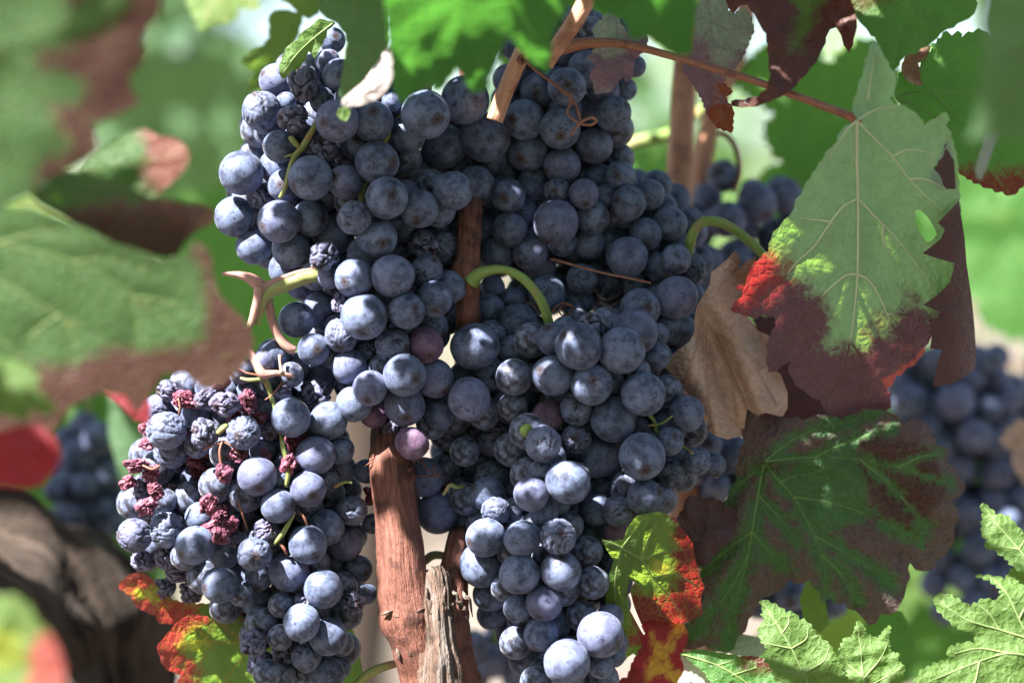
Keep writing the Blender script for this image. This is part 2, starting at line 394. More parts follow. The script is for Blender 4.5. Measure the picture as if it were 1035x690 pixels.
# ------------------------------------------------------------------ grapes
def ico(sub):
    bm = bmesh.new(); bmesh.ops.create_icosphere(bm, subdivisions=sub, radius=1.0)
    v = np.array([tuple(x.co) for x in bm.verts]); f = [[q.index for q in p.verts] for p in bm.faces]; bm.free(); return v, f
ICO4, ICO5, ICO3 = ico(4), ico(5), ico(3)
def nz(p, s, o): return noise.noise(Vector((p[0] * s + o, p[1] * s - o * .7, p[2] * s + o * 1.3)))
def grape_mesh(kind, k):
    v, f = (ICO4 if kind in ('grape', 'purple') else ICO5); v = v.copy(); o = k * 11.3 + 2
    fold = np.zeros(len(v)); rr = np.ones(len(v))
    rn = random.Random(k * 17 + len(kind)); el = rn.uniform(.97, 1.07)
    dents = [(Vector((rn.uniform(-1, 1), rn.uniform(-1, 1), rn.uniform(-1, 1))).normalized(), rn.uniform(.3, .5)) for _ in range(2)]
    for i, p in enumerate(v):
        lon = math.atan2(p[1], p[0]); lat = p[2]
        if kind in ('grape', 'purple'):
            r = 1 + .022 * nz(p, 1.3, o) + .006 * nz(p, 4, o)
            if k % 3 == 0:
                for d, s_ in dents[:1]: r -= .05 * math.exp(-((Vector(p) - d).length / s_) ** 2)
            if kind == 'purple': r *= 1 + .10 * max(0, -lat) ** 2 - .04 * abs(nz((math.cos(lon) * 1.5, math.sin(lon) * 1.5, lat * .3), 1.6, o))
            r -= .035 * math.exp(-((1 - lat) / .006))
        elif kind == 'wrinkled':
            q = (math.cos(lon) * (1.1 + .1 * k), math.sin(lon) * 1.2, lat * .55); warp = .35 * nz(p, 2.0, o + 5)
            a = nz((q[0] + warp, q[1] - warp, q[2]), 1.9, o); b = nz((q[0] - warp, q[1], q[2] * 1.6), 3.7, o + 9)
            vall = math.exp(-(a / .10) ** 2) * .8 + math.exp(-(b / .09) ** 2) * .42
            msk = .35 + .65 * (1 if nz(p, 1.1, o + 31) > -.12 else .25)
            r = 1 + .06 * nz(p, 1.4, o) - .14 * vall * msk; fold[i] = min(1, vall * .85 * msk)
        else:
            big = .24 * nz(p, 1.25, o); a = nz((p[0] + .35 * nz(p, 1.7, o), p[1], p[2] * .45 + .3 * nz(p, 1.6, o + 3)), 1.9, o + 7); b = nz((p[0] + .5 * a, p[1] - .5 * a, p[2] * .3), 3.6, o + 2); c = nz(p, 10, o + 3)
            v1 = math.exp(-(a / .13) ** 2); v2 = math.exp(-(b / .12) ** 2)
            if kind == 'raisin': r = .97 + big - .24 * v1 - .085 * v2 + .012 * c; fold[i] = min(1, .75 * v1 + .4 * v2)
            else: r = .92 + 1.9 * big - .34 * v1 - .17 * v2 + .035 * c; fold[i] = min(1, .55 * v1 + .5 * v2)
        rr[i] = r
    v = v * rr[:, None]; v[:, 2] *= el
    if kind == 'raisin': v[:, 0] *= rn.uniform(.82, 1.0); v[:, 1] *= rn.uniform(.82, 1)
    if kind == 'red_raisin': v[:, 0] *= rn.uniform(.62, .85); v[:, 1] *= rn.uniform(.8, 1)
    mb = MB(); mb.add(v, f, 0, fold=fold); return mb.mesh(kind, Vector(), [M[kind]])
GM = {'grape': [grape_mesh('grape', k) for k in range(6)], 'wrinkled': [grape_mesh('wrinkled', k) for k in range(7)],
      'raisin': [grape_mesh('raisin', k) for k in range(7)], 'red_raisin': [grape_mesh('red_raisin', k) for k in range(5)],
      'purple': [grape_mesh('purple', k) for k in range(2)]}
KN = {'g': 'grape', 'w': 'wrinkled', 'r': 'raisin', 'd': 'red_raisin', 'p': 'purple'}
class Bunch:
    def __init__(s, label, base, axis, z0, group='bunches of dark grapes hanging on the vine', squash=.9):
        """axis: rows (y, centre x, half width) in photo px; z0: depth of its front"""
        s.ax = np.array(axis, float); s.z0 = z0; s.sq = squash; s.g = []; s.late = []
        s.root = link('grape_bunch', None, None, V(base[0], base[1], z0 + 30)); s.root.empty_display_size = .01
        tag(s.root, label, 'grapes', group)
    def prof(s, x, y):
        cx = np.interp(y, s.ax[:, 0], s.ax[:, 1]); w_ = np.interp(y, s.ax[:, 0], s.ax[:, 2])
        t = min(1, abs((x - cx) / w_)); zz = s.z0 + s.sq * w_ * (1 - math.sqrt(max(0, 1 - .92 * t * t)))
        ymin, ymax = s.ax[0, 0], s.ax[-1, 0]; e = 50.0
        k = max(0, (ymin + e - y) / e, (y - ymax + e) / e); return zz + min(k, 1.6) ** 2 * 14
    def place(s, x, y, r, kind='g', z=None, lit=None, level=0):
        if z is None:
            z = s.prof(x, y)
            for (X, Y, R, Z) in s.g:
                d = math.hypot(x - X, y - Y); m = .93 * (r + R)
                if d < m: z = max(z, Z + math.sqrt(m * m - d * d))
        if kind == 'd': r *= 1.15
        s.g.append((x, y, r, z)); k = KN[kind]; me = random.choice(GM[k])
        p = V(x, y, z); R = RS(r, z)
        o = link('grape', me, s.root, p - s.root.location); o.scale = (R, R, R)
        cx = np.interp(y, s.ax[:, 0], s.ax[:, 1]); zc = s.z0 + s.ax[:, 2].mean() * s.sq
        out = Vector((x - cx, (z - zc) * .8, -(y - 0 - s.ax[:, 0].mean()) * .35 - 25)).normalized()
        out = (out + Vector((random.gauss(0, .55), random.gauss(0, .55), random.gauss(0, .55)))).normalized()
        o.rotation_mode = 'QUATERNION'; o.rotation_quaternion = out.to_track_quat('Z', 'Y') @ Quaternion((0, 0, 1), random.uniform(0, 6.28))
        if kind == 'd': o['label'] = 'tiny crumpled dark red raisin'
        elif kind == 'r': o['label'] = 'shrivelled blue black raisin with deep folds'
        elif kind == 'w': o['label'] = 'softened grape with wrinkled dusty skin'
        elif kind == 'p': o['label'] = 'reddish purple grape'
        if lit is not None: TARGETS.append((np.array(p) + np.array((SUN) * R), lit))
        return z
    def listed(s, rows, litpolys=()):
        """rows front to back: (x, y, r[, kind])"""
        for row in rows:
            x, y, r = row[:3]; k = row[3] if len(row) > 3 else 'g'
            r *= 1.035; L = any(inside(np.array([[x, y]], float), q)[0] for q in litpolys)
            s.place(x, y, r, k, z=row[4] if len(row) > 4 else None, lit=L)
    def fill(s, n, r=(13, 18), depth=1.5, seed=1, limit=100):
        """grapes inside and behind the visible ones"""
        rn = random.Random(seed); extra = list(s.late); tries = 0
        while n > 0 and tries < 30000:
            tries += 1; y = rn.uniform(s.ax[0, 0] + 10, s.ax[-1, 0] - 8); cx = np.interp(y, s.ax[:, 0], s.ax[:, 1]); w_ = np.interp(y, s.ax[:, 0], s.ax[:, 2])
            t = rn.uniform(-.86, .86); x = cx + t * w_; R = rn.uniform(*r); dd = w_ * s.sq * math.sqrt(1 - t * t)
            z = s.z0 + s.sq * w_ + rn.uniform(-.75, depth - 1) * dd + 8
            ok = True
            for (X, Y, R2, Z) in s.g:
                if (x - X) ** 2 + (y - Y) ** 2 + (z - Z) ** 2 < (.90 * (R + R2)) ** 2: ok = False; break
                if Z > z - 4 and (x - X) ** 2 + (y - Y) ** 2 < (R + R2) ** 2 * .9 and len(s.g) < 0: ok = False; break
            if not ok: continue
            if len(s.g) < limit: s.place(x, y, R, 'g' if rn.random() < .8 else 'w', z=z)
            else: s.g.append((x, y, R, z)); extra.append((x, y, R, z))
            n -= 1
        if extra:
            mb = MB()
            for (x, y, R, z) in extra: mb.add(ICO3[0] * RS(R, z) + np.array(V(x, y, z)), ICO3[1], 0, lp=ICO3[0])
            o = mb.build('inner_grapes', M['grape_mass'], s.root); o['kind'] = 'stuff'
    def close(s, others=(), step=5, t=.84, seed=2, back=26, ymax=1e9):
        """grapes behind every gap between the visible ones"""
        rn = random.Random(seed); pts = []
        for y in np.arange(s.ax[0, 0] + 14, s.ax[-1, 0] - 12, step):
            if y > ymax: break
            cx = np.interp(y, s.ax[:, 0], s.ax[:, 1]); w_ = np.interp(y, s.ax[:, 0], s.ax[:, 2]) * t
            pts += [(x, y) for x in np.arange(cx - w_, cx + w_, step)]
        pts = np.array(pts); G = np.array([q[:4] for b in (s,) + tuple(others) for q in b.g])
        unc = np.array([not np.any(np.hypot(G[:, 0] - p[0], G[:, 1] - p[1]) < G[:, 2] * .97 / (1 + G[:, 3] / DP * .0)) for p in pts]); add = []
        while unc.any():
            i = rn.choice(np.flatnonzero(unc).tolist()); x, y = pts[i] + RNG.uniform(-5, 5, 2); r = rn.uniform(16, 19)
            z = s.prof(x, y) + back + rn.uniform(0, 14); Gz = np.array([q[:4] for q in s.g] + add)
            for _ in range(12):
                d = np.sqrt((Gz[:, 0] - x) ** 2 + (Gz[:, 1] - y) ** 2 + (Gz[:, 3] - z) ** 2) / (Gz[:, 2] + r)
                if d.min() > .86: break
                z += 5
            add.append((x, y, r, z)); unc &= np.hypot(pts[:, 0] - x, pts[:, 1] - y) > r * .9
        for (x, y, r, z) in add:
            if len(s.g) < 100: s.place(x, y, r, 'g' if rn.random() < .75 else 'w', z=z)
            else: s.late.append((x, y, r, z)); s.g.append((x, y, r, z))
    def stalk(s, runs, mat, name='stalk', sub=6, nseg=10):
        mb = MB()
        for i, r in enumerate(runs): tube(mb, r, nseg, sub, 0, disp=bark_disp(i + 3, .10, .12, 1.5), seed=i * .37)
        return mb.build(name, mat, s.root)
def _gm():
    s = NT('inner_grape_skin'); lp = s.attr('lp', 'Vector'); n = s.noise(lp, 2.2, 3, .6)
    return s.end(s.prin(s.mix(s.mr(n, .35, .65), (.02, .02, .035), (.15, .18, .28)), .5, .38, sheen=.2).outputs[0])
M['grape_mass'] = _gm()
# ------------------------------------------------------------------ the bunches (grapes listed front to back)
LITA = [[(205, 140), (262, 140), (300, 215), (300, 262), (230, 275), (205, 235)], [(320, 290), (385, 290), (400, 345), (425, 360), (425, 400), (390, 425), (335, 425), (325, 340)],
        [(325, 55), (352, 55), (352, 100), (325, 90)], [(412, 90), (490, 78), (490, 108), (440, 120), (412, 118)], [(245, 90), (320, 70), (330, 110), (250, 130)]]
A = Bunch('large bunch of dusty blue grapes at upper left, hanging left of the upright brown cane', (440, 60),
          [(55, 325, 40), (120, 370, 130), (180, 365, 145), (250, 370, 125), (300, 385, 85), (360, 390, 65), (440, 400, 45)], -34)
A.listed([(264, 112, 19, 'w'), (307, 85, 18, 'r'), (297, 120, 16, 'r'), (430, 116, 24), (470, 101, 24), (490, 139, 24), (244, 175, 22), (282, 224, 21), (237, 219, 20),
          (341, 122, 21), (314, 180, 22), (391, 200, 21), (358, 220, 17, 'w'), (327, 152, 17, 'r'), (449, 148, 22), (397, 279, 21), (368, 320, 23), (409, 379, 21), (374, 392, 17),
          (264, 198, 14, 'r'), (381, 240, 20), (381, 164, 21), (377, 123, 20), (358, 281, 19), (327, 259, 17, 'r'), (294, 252, 19), (257, 249, 18), (314, 220, 18), (283, 148, 16, 'g'),
          (349, 184, 17), (337, 236, 21), (411, 136, 19), (424, 211, 19), (411, 195, 13), (421, 173, 20), (458, 193, 19), (497, 161, 16), (465, 175, 18, 'w'), (507, 127, 14),
          (411, 314, 18), (397, 349, 17, 'w'), (430, 349, 18, 'p'), (345, 339, 17, 'w'), (339, 328, 10, 'w'), (353, 370, 17), (371, 354, 10, 'w'), (369, 374, 12, 'r'), (358, 408, 18), (378, 419, 13, 'p'),
          (409, 410, 20), (439, 382, 19), (417, 448, 16, 'p'), (398, 434, 15, 'r'), (439, 302, 18), (431, 274, 16, 'w'), (427, 247, 16, 'r'), (447, 248, 19, 'w'), (406, 230, 15), (444, 213, 16),
          (370, 257, 19), (403, 252, 12), (333, 279, 13), (346, 306, 12, 'r'), (455, 290, 16), (436, 329, 16), (440, 340, 14), (342, 75, 15), (331, 62, 12), (314, 67, 12), (336, 41, 13), (326, 102, 13, 'w'),
          (361, 148, 14), (289, 103, 10), (396, 103, 10), (337, 215, 12), (352, 100, 14), (455, 182, 15), (322, 84, 12, 'w')], LITA)
A.close()
A.fill(60, r=(15, 20), seed=3)
B = Bunch('shaded blue bunch behind the cut cane, top centre of the vine', (560, 20),
          [(10, 580, 50), (60, 580, 65), (130, 565, 70), (200, 560, 75), (260, 555, 70), (320, 530, 55)], 42)
B.listed([(562, 225, 22), (573, 88, 19), (593, 70, 19), (576, 47, 20), (566, 130, 20), (530, 121, 20), (590, 196, 15), (563, 193, 13, 'w'), (568, 168, 18), (533, 153, 20), (544, 93, 18),
          (514, 198, 17), (539, 186, 16), (515, 232, 17), (536, 255, 17), (503, 257, 17), (489, 193, 17), (620, 115, 17), (610, 92, 16), (593, 113, 17), (595, 144, 18), (593, 166, 16), (598, 219, 17),
          (631, 90, 12), (642, 67, 11), (588, 20, 14), (565, 57, 18), (513, 80, 15), (515, 45, 13), (523, 55, 10), (611, 198, 11), (546, 270, 16), (529, 214, 15), (586, 248, 19, 'g', 115), (616, 235, 18, 'g', 115),
          (494, 313, 16), (498, 290, 12), (518, 304, 14), (568, 286, 18, 'g', 150), (588, 296, 20, 'g', 150), (606, 278, 16, 'g', 150), (488, 232, 14), (555, 300, 18, 'g', 150), (540, 305, 15, 'g', 150), (580, 268, 16, 'g', 150)])
B.close(ymax=262)
B.fill(70, r=(15, 20), seed=5)
C = Bunch('biggest bunch, long and blue, hanging in the centre down to the bottom edge', (560, 322),
          [(318, 590, 100), (370, 575, 125), (430, 570, 150), (480, 570, 145), (530, 560, 95), (580, 560, 78), (630, 565, 66), (700, 578, 52)], -40)
C.listed([(585, 350, 23), (628, 354, 23), (650, 398, 22), (649, 461, 23), (480, 350, 23), (474, 403, 21), (495, 378, 18, 'w'), (518, 405, 23), (501, 442, 21, 'w'), (598, 388, 21), (642, 335, 22),
          (559, 379, 20), (620, 423, 23), (520, 356, 17), (549, 448, 18, 'w'), (537, 499, 17), (574, 487, 21), (428, 482, 20), (442, 518, 21), (407, 513, 20), (491, 543, 19), (486, 571, 21), (528, 544, 17.5),
          (525, 580, 20), (564, 542, 18, 'w'), (567, 577, 20), (550, 609, 18, 'g'), (573, 669, 23), (607, 641, 23), (517, 471, 16, 'w'), (549, 477, 15, 'w'), (583, 413, 17, 'w'), (583, 443, 15, 'w'),
          (554, 420, 16, 'p'), (603, 461, 21), (492, 471, 11, 'w'), (647, 312, 20), (683, 301, 21), (474, 468, 20), (453, 456, 18), (443, 418, 17), (477, 434, 16), (559, 343, 16), (523, 327, 20), (694, 418, 18), (704, 466, 14, 'w'),
          (722, 470, 12, 'w'), (680, 477, 16, 'w'), (652, 502, 17.5), (625, 516, 16, 'w'), (603, 515, 16), (577, 521, 14, 'w'), (501, 516, 14, 'w'), (520, 516, 13, 'w'), (493, 499, 17), (474, 479, 15),
          (593, 543, 18), (623, 538, 12, 'p'), (598, 568, 13), (600, 583, 12), (580, 592, 14), (496, 600, 17), (523, 614, 14), (497, 621, 15), (547, 640, 17), (516, 637, 15, 'w'), (534, 664, 19), (577, 615, 16, 'w'), (597, 605, 13),
          (617, 623, 13), (607, 672, 13), (620, 662, 12), (574, 642, 14), (663, 359, 15), (664, 338, 12), (653, 369, 16), (599, 328, 15, 'r'), (536, 370, 18), (610, 473, 19), (623, 488, 13), (645, 434, 12), (677, 446, 14), (681, 462, 12),
          (550, 518, 14), (592, 500, 12), (472, 528, 14), (467, 379, 13), (571, 334, 14), (637, 379, 14), (582, 568, 12), (686, 333, 17), (545, 401, 14), (560, 461, 12)],
         [[(388, 470), (455, 462), (478, 500), (478, 548), (455, 545), (388, 535)], [(462, 520), (505, 515), (508, 590), (462, 600)], [(590, 635), (640, 640), (630, 690), (548, 690), (555, 655)]])
C.close()
C.fill(190, r=(15, 20), seed=8)
gb = MB(); gb.add(ICO4[0] * RS(7, C.z0) + np.array(V(532, 435, -25)), ICO4[1], 0, lp=ICO4[0] * .1); o = gb.build('green_berry', M['green_berry'], C.root); o['label'] = 'tiny unripe green berry'
LITD = [[(110, 370), (200, 375), (340, 370), (350, 440), (330, 520), (345, 600), (300, 640), (240, 650), (120, 620)]]
D_ = Bunch('sunlit bunch at left with many shrivelled red raisins among its grapes', (262, 285),
           [(360, 290, 45), (400, 250, 95), (450, 245, 115), (500, 245, 130), (560, 250, 125), (610, 290, 75), (690, 305, 48)], -30, squash=.75)
D_.listed([(294, 422, 19.5), (260, 481, 19.5), (311, 494, 18), (197, 551, 19), (311, 550, 19), (257, 560, 17, 'w'), (168, 435, 19, 'w'), (173, 455, 18, 'w'), (246, 437, 17, 'w'), (207, 438, 16, 'r'),
           (199, 463, 12, 'd'), (203, 476, 9, 'd'), (136, 541, 17, 'w'), (169, 535, 18, 'w'), (332, 425, 19), (319, 460, 19), (317, 398, 17, 'r'), (228, 408, 16, 'r'), (210, 402, 13, 'r'), (250, 407, 12, 'd'), (281, 511, 17),
           (223, 540, 10, 'd'), (232, 531, 9, 'd'), (212, 534, 9, 'd'), (211, 510, 11, 'd'), (292, 468, 10, 'd'), (241, 458, 9, 'd'), (222, 384, 10, 'd'), (138, 470, 11, 'd'), (153, 478, 9, 'd'), (146, 434, 6, 'd'), (158, 496, 9, 'd'),
           (227, 478, 11, 'd'), (201, 484, 18), (180, 506, 14, 'w'), (188, 404, 12, 'd'), (236, 420, 10, 'd'), (184, 470, 11, 'r'), (190, 447, 10, 'd'), (215, 500, 9, 'd'), (222, 520, 9, 'd'), (240, 545, 9, 'r'), (262, 422, 9, 'd'), (285, 398, 10, 'r'), (268, 462, 9, 'd'), (150, 448, 9, 'd'), (148, 512, 10, 'd'), (130, 487, 8, 'd'), (143, 492, 12, 'r'), (292, 577, 20), (260, 581, 16), (258, 604, 18), (222, 591, 18), (227, 557, 17), (327, 595, 19), (305, 629, 18), (332, 643, 19), (310, 663, 15, 'w'),
           (330, 680, 18), (287, 656, 15, 'r'), (256, 650, 15, 'r'), (263, 671, 15, 'r'), (244, 620, 12, 'd'), (237, 634, 12, 'r'), (276, 620, 15, 'r'), (308, 610, 13, 'r'), (291, 598, 18), (330, 533, 18), (349, 548, 18), (356, 516, 15, 'w'),
           (376, 529, 10, 'w'), (379, 500, 12, 'd'), (370, 476, 12), (344, 455, 14), (345, 474, 15), (273, 436, 10, 'r'), (265, 455, 13), (298, 446, 10, 'd'), (197, 419, 14), (171, 395, 13, 'r'), (160, 413, 14, 'w'), (210, 391, 13), (265, 366, 12),
           (250, 395, 11), (276, 359, 16), (317, 353, 16), (300, 323, 18), (323, 311, 16), (297, 372, 15), (323, 383, 17), (311, 377, 11, 'd'), (178, 476, 15), (203, 522, 15), (233, 517, 11, 'r'), (250, 515, 11, 'r'), (267, 536, 13, 'r'),
           (167, 562, 13, 'r'), (145, 567, 13, 'r'), (180, 577, 15, 'r'), (166, 594, 13, 'r'), (193, 597, 14, 'r'), (194, 576, 13), (208, 570, 14), (239, 580, 12), (362, 575, 14), (338, 570, 13), (357, 609, 13, 'r'), (371, 600, 10), (340, 672, 14),
           (280, 681, 13, 'r'), (175, 491, 8, 'd'), (283, 484, 13)], LITD)
D_.close()
D_.fill(110, r=(13, 18), seed=11, depth=1.5)
E = Bunch('shaded rear bunch right of centre, beside the curled dry tan leaf', (697, 230),
          [(175, 640, 25), (220, 655, 48), (270, 655, 60), (330, 660, 50), (365, 670, 30)], 62)
E.listed([(683, 262, 15), (634, 260, 20), (666, 271, 15), (652, 237, 16), (677, 226, 17), (684, 252, 18), (635, 205, 17), (637, 291, 15, 'g', 175), (686, 278, 12), (627, 178, 15), (676, 331, 18), (690, 355, 16), (660, 300, 16, 'g', 175), (620, 315, 16, 'g', 175),
          (606, 300, 16, 'g', 175), (700, 330, 13), (643, 275, 13, 'g', 175), (610, 262, 15, 'g', 175), (660, 352, 15), (698, 280, 12)])
E.close((C, B), back=95)
E.fill(40, seed=13)
# stalks
A.stalk([[(455, 60, 40, 5), (430, 90, 20, 4), (390, 140, 0, 3.4), (365, 200, 0, 3), (375, 280, 10, 3), (395, 360, 15, 2.5), (400, 420, 10, 2)],
         [(330, 105, -8, 3.4), (318, 128, -16, 3.2), (306, 148, -18, 3.4), (296, 162, -18, 3), (288, 190, -14, 2.4), (283, 200, -10, 2)], [(305, 152, -18, 2), (296, 142, -22, 3.2), (293, 138, -22, 2)],
         [(303, 156, -18, 1.6), (292, 157, -20, 1.3), (282, 160, -18, 1.6)], [(343, 200, 5, 2), (360, 198, 0, 1.6), (374, 200, 0, 1.3)], [(303, 176, -10, 1.6), (310, 165, -12, 1.5), (318, 160, -12, 1.4)]], M['stalk_mixed'])
C.stalk([[(476, 284, 12, 10), (484, 277, 8, 6.6), (497, 273, 4, 5), (512, 273, 2, 4.6), (528, 281, 2, 4.8), (541, 295, 4, 5), (550, 311, 8, 5), (555, 328, 16, 5), (560, 350, 40, 4), (565, 430, 60, 4), (560, 520, 50, 3), (565, 620, 40, 2.5)]], M['stalk_green'])
C.stalk([[(652, 415, -5, 1.6), (660, 424, 5, 2.2), (664, 436, 5, 2), (672, 446, 10, 1.4), (692, 452, 10, 1.2), (700, 458, 0, 1.4)], [(470, 490, 30, 1.5), (462, 492, 10, 2), (455, 490, 0, 2), (448, 500, 0, 1.4)], [(655, 430, 0, 1.4), (668, 428, 0, 1.2), (680, 420, 0, 1.2)]], M['stalk_mixed'], name='pedicel')
E.stalk([[(830, 330, 120, 4.5), (800, 290, 100, 4.5), (775, 262, 90, 4.5), (762, 248, 90, 4.6), (745, 234, 85, 5), (728, 225, 80, 5.2), (712, 224, 78, 5.2), (702, 233, 78, 5), (697, 248, 82, 5.4), (690, 280, 110, 4), (665, 330, 120, 3)]], M['stalk_green'])
st = D_.stalk([[(324, 277, -6, 7), (306, 281, -10, 7), (288, 288, -14, 7.2), (274, 294, -16, 7), (266, 302, -18, 6), (263, 314, -18, 4), (260, 328, -16, 3.2)]], M['stalk_mixed'])
D_.stalk([[(224, 277, -26, 1.2), (232, 277, -25, 2.6), (242, 278, -24, 3.6), (252, 281, -22, 5), (260, 286, -20, 6.6), (266, 290, -18, 6), (276, 286, -16, 4.4), (300, 276, -13, 2.6), (322, 271, -8, 1.6)],
          [(262, 290, -22, 5), (260, 302, -22, 4.4), (257, 316, -21, 4.2), (253, 328, -20, 3.4), (247, 340, -20, 4), (252, 354, -22, 4), (260, 368, -26, 4.6), (266, 378, -28, 5), (280, 377, -26, 3), (296, 380, -22, 2)],
          [(271, 300, -12, 4.4), (274, 320, -10, 4.6), (281, 338, -8, 4.8), (290, 350, -8, 5), (298, 354, -6, 4.4)], [(283, 359, -22, 2.2), (283, 366, -25, 1.4), (285, 377, -27, 2)]], M['stalk_pink'], name='side_stalk')
D_.stalk([[(262, 372, -21, 3.75), (270, 388, -19, 3.00), (276, 405, -15, 2.55), (281, 425, -10, 2.25)], [(284, 435, -11, 2.25), (286, 452, -25, 2.55), (290, 466, -27, 2.25), (291, 480, -27, 2.55), (289, 492, -25, 1.95)],
          [(298, 517, -23, 1.80), (292, 528, -27, 2.40), (285, 540, -27, 2.55), (277, 550, -23, 1.65)], [(266, 383, -23, 1.95), (252, 384, -25, 1.95), (243, 382, -23, 1.20)], [(220, 438, -30, 2.55), (226, 432, -31, 3.00), (233, 428, -25, 1.50)],
          [(338, 492, -5, 1.80), (348, 487, -7, 1.65), (356, 488, -7, 1.05)]], M['stalk_mixed'], name='rachis')
D_.stalk([[(225, 445, -27, 0.99), (222, 456, -31, 1.49), (224, 472, -31, 1.36), (228, 484, -27, 1.24)], [(225, 448, -27, 0.87), (214, 450, -31, 1.12), (205, 455, -29, 0.87)], [(226, 446, -27, 0.81), (236, 452, -31, 0.99), (243, 460, -27, 0.74)], [(162, 470, -19, 1.24), (154, 474, -21, 1.49), (144, 470, -19, 0.87)],
          [(303, 518, -23, 1.24), (308, 524, -25, 1.36), (311, 532, -23, 0.99)], [(282, 548, -23, 0.99), (287, 554, -25, 1.61), (290, 560, -23, 1.24)], [(240, 372, -19, 0.81), (250, 377, -23, 1.05), (262, 380, -23, 1.05), (272, 392, -21, 0.81)], [(240, 505, -19, 0.99), (246, 522, -23, 1.12), (250, 535, -21, 0.74)],
          [(286, 385, -19, 0.93), (276, 398, -21, 0.93), (268, 404, -17, 0.74)], [(180, 402, -9, 0.93), (182, 412, -11, 0.93), (180, 420, -9, 0.74)]], M['tendril'], name='dry_pedicel', sub=4, nseg=7)
# blurred bunches further back
def far_bunch(label, base, rows, z0, spread=0, n=0, axis=None, seed=1, r=(12, 16), stalk=None, group='blurred bunches behind the leaves', shade=True):
    if axis is None:
        ys = [q[1] for q in rows]; xs = [q[0] for q in rows]; axis = [(min(ys), sum(xs) / len(xs), (max(xs) - min(xs)) / 2 + 14), (max(ys), sum(xs) / len(xs), (max(xs) - min(xs)) / 2 + 14)]
    b = Bunch(label, base, axis, z0, group); b.listed(rows)
    if n: b.fill(n, r=r, seed=seed)
    if shade:
        for (x, y, R, z) in b.g: TARGETS.append((np.array(V(x, y, z)) + np.array(SUN) * RS(R, z), False))
    b.stalk([stalk or [(base[0], base[1], z0 + 30, 4), (base[0], base[1] + 20, z0 + 35, 3), (axis[0][1], axis[0][0] + 15, z0 + 40, 3)]], M['stalk_green'])
    return b
far_bunch('blurred bunch at far left above the dark old trunk', (90, 400), [(100, 443, 17), (80, 460, 18), (108, 478, 19), (75, 488, 20), (97, 520, 22), (70, 522, 18), (118, 500, 15), (95, 494, 18), (62, 470, 15), (85, 430, 14), (100, 540, 14)], 560, n=10, seed=2)
far_bunch('small blurred bunch under a dark hooked stem, left of the big half red leaf', (738, 120), [(731, 178, 16), (736, 222, 18), (765, 205, 20), (792, 198, 18), (802, 226, 16), (716, 264, 16), (706, 281, 14), (742, 262, 18), (700, 303, 14), (785, 240, 20), (750, 285, 19), (722, 290, 16), (765, 268, 18), (722, 225, 14), (775, 290, 15), (735, 312, 16)],
          330, n=14, seed=4, stalk=[(742, 195, 350, 2.4), (747, 170, 350, 2.6), (744, 150, 350, 3), (736, 137, 350, 2.6), (728, 133, 355, 2)])
far_bunch('dark blurred bunch filling the shade at right, behind the half red leaf', (950, 340), [(922, 405, 17), (938, 432, 13), (908, 388, 15), (932, 380, 17), (947, 452, 18), (966, 405, 18), (985, 440, 17)], 620, n=92, seed=6,
          axis=[(350, 965, 60), (420, 975, 75), (500, 985, 70), (590, 990, 55), (630, 990, 35)], r=(14, 18))
far_bunch('blurred bunch seen low between the old wood and the central grapes', (500, 600), [(478, 652, 16), (497, 668, 17), (480, 684, 15), (515, 655, 14), (524, 680, 18), (462, 668, 13), (505, 640, 15), (545, 690, 17)], 420, n=12, seed=7, shade=False)
far_bunch('small blurred bunch between the tan leaf and the large dark leaf', (730, 425), [(712, 448, 18), (737, 458, 20), (706, 474, 15), (742, 485, 18), (722, 495, 16), (760, 470, 16), (700, 500, 14)], 210, n=6, seed=9)
far_bunch('blurred bunch low at right, seen under the large dark leaf', (812, 570), [(800, 600, 16), (822, 596, 16), (785, 612, 15), (812, 620, 16), (835, 612, 14), (770, 588, 14)], 300, n=6, seed=10)
far_bunch('tall blurred bunch at the right edge of the picture', (1040, 360), [(1030, 395, 15), (1010, 420, 15), (1045, 430, 16), (1030, 455, 16)], 760, n=40, seed=12, axis=[(380, 1035, 30), (440, 1040, 45), (520, 1045, 45), (600, 1045, 30)], r=(13, 17))
# ------------------------------------------------------------------ leaf materials
GR, GT = (.060, .160, .040), (.17, .46, .06)          # healthy green: reflected, let through
leaf_mat('hero', (.26, .42, .32), (.44, .82, .10), [((.145, .082, .115), (.20, .025, .05), 8, 13), ((.26, .040, .055), (.72, .045, .05), 11, 12), ((.48, .085, .09), (.9, .18, .12), 1.5, 3)], vein=(.20, .28, .17), veinw=.22, reti=(.1, .1), mixt=.30, gloss=.46)
leaf_mat('purple', (.080, .046, .052), (.16, .03, .03), [], vein=(.085, .05, .05), veinw=.4, mixt=.2, gloss=.5)
leaf_mat('dark_mix', (.055, .130, .050), (.12, .30, .03), [((.125, .074, .080), (.14, .03, .02), 4, 10), ((.075, .028, .030), (.12, .02, .02), 3, 6)], vein=(.07, .135, .04), veinw=.5, mixt=.12, gloss=.38, bumpd=.0011)
leaf_mat('tan', (.58, .41, .34), (.40, .22, .12), [((.27, .155, .10), (.3, .14, .07), 9, 10)], vein=(.30, .18, .12), veinw=.6, bumpd=.001, mixt=.2, gloss=.65, spec=.15)
leaf_mat('green', GR, GT, [((.10, .030, .028), (.35, .04, .03), 6, 8)], vein=(.16, .25, .07), veinw=.5, mixt=.45)
leaf_mat('green_far', (.06, .13, .03), GT, [((.11, .045, .03), (.35, .08, .03), 8, 8)], vein=(.14, .22, .07), veinw=.4, mixt=.45)
leaf_mat('top_green', (.045, .140, .028), (.10, .33, .04), [], vein=(.15, .27, .08), veinw=.4, mixt=.55)
